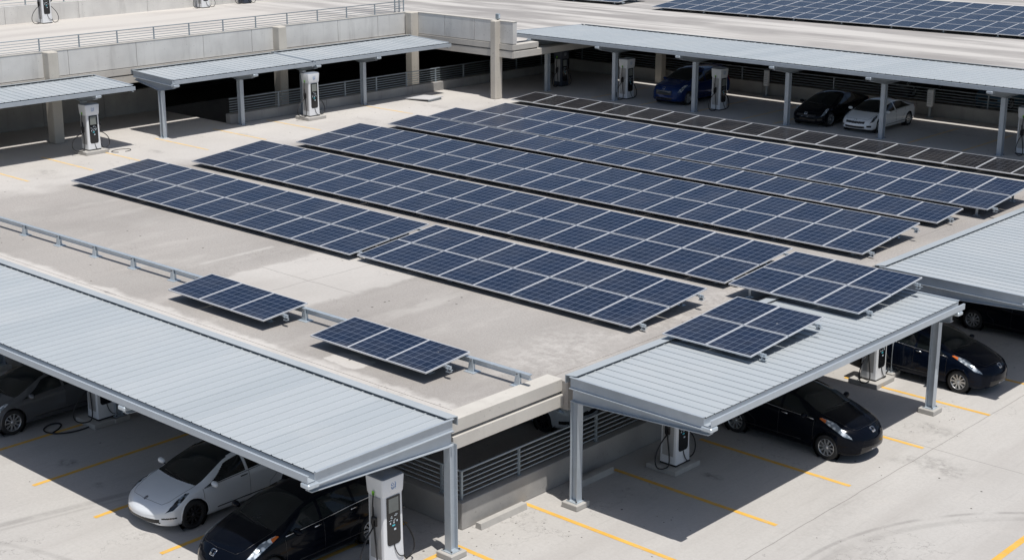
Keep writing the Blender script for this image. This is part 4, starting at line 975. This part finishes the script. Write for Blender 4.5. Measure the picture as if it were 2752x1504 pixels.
    if plate:
        zp = {'hatch': .40, 'bar': .43, 'van': .47}.get(face, .44); xp = L/2+.018
        b = MB(); b.box(xp-.03, xp+.008, -.165, .165, zp-.085, zp+.085, M['plate'], bev=.006); pl = b.build('license_plate', t)
        b = MB()
        for k in range(7):
            if k == 3: continue
            yy = -.115+.038*k; b.box(xp+.008, xp+.010, yy-.011, yy+.011, zp-.04, zp+.03, M['plateink'])
        b.box(xp+.008, xp+.010, -.08, .08, zp+.045, zp+.06, M['plateink']); b.box(xp+.008, xp+.010, -.06, .06, zp-.066, zp-.056, M['plateink']); b.build('plate_text', pl)
    if emblem:
        i = int(np.searchsorted(q, .06 if emblem != 'oval' else .16)); zc = zt[i]; sl = math.atan2(zt[i+4]-zt[i], q[i+4]-q[i])
        e = thing_part = MB(); sy = .085 if emblem != 'oval' else .045
        pts = []
        def em(u, v): return (L/2-q[i]-.02-v*math.cos(sl)*1.0, u, zc-.012+v*math.sin(sl)+.018)
        if emblem == 'oval':
            e.tube([em(.04*math.cos(k*.52), .03+.055*math.sin(k*.52)) for k in range(13)], .009, M['bolt'], 6); e.tube([em(0, -.01), em(0, .07)], .016, M['bolt'], 6)
        else:
            e.tube([em(u*.075, v*.075) for u, v in ((-.75, -.8), (.75, -.8), (1, .6), (.8, 1), (-.8, 1), (-1, .6), (-.75, -.8))], .012, M['chrome'], 6)
            e.tube([em(-.03, -.04), em(-.042, .06)], .011, M['chrome'], 6); e.tube([em(.03, -.04), em(.042, .06)], .011, M['chrome'], 6); e.tube([em(-.034, .005), em(.034, .005)], .009, M['chrome'], 6)
        e.build('emblem', t)
    if face in ('bar', 'grille'):
        b = MB()
        for zz in ((.585, .54) if face == 'bar' else (.74, .68, .62)): b.tube([(L/2+.012-.2*(yy/hw)**2, yy, zz) for yy in np.linspace(-.46, .46, 13)], .009, M['chrome'] if face == 'grille' else M['bolt'], 5)
        b.build('grille_bar', t)
    return t
def heading_pos(nose_x, nose_y, heading, L, sc=1):
    a = R(heading); return nose_x-math.cos(a)*L/2*sc, nose_y-math.sin(a)*L/2*sc
CARS = [
 ('sedan', 'white electric sedan with black roof glass and dark wheels, nose in the sun', -27.58, 17.56, 0, -90, 'p_white', 1.0, dict(face='smooth', plate=False, emblem='oval', dark_lamps=True)),
 ('hatch', 'black hatchback between the white sedan and the large foreground charger', -24.05, 16.92, 0, -90, 'p_black', 1.05, dict(face='hatch', emblem='h')),
 ('sedan', 'dark grey sedan cut off by the left edge of the picture', -35.75, 17.75, 0, -90, 'p_grey', 1.0, dict(face='bar', rimm='alloy')),
 ('hatch', 'black hatchback with its nose in the sun below the front right canopy', -17.38, 32.45, 0, 0, 'p_black', 1.03, dict(face='hatch', emblem='h')),
 ('hatch', 'navy black hatchback behind the right canopy column, beside a charger', -17.2, 39.18, 0, 0, 'p_navy', 1.03, dict(face='hatch', emblem='h')),
 ('sedan', 'black car deep in the shade under the right edge canopy', -16.7, 44.85, 0, 0, 'p_black', 1.0, dict(face='bar', rimm='alloy')),
 ('hatch', 'white car parked inside the dark front garage, mostly hidden by the beam', -23.9, 29.0, 0, 0, 'p_white', 1.0, dict(face='bar', rimm='dark')),
 ('van', 'blue minivan parked between two chargers under the long canopy', -42.95, 57.3, H1, -90, 'p_blue', .92, dict(face='grille', emblem='h')),
 ('sedan', 'black sedan parked beside the white coupe at the back', -35.0, 57.0, H1, -90, 'p_black', .93, dict(face='bar', rimm='alloy', emblem='h')),
 ('sedan', 'white coupe parked behind a steel column at the back', -32.62, 57.1, H1, -90, 'p_white_bright', .88, dict(face='bar', rimm='alloy', emblem='h', dark_lamps=True)),
 ('van', 'dark car in the gloom behind the railing, left of the light blue one', -36.2, 66.6, H1, -90, 'p_grey', .9, dict(face='grille')),
 ('hatch', 'light blue car in the gloom behind the railing at the back', -31.0, 66.2, H1, -90, 'p_sky', .95, dict(face='bar')),
]
for kind, lab, nx_, ny_, z_, hd, pt, sc_, kw in CARS:
    cx_, cy_ = heading_pos(nx_, ny_, hd, SPEC[kind]['L'], sc_)
    make_car(kind, lab, cx_, cy_, z_, hd, M[pt], sc_, **kw)
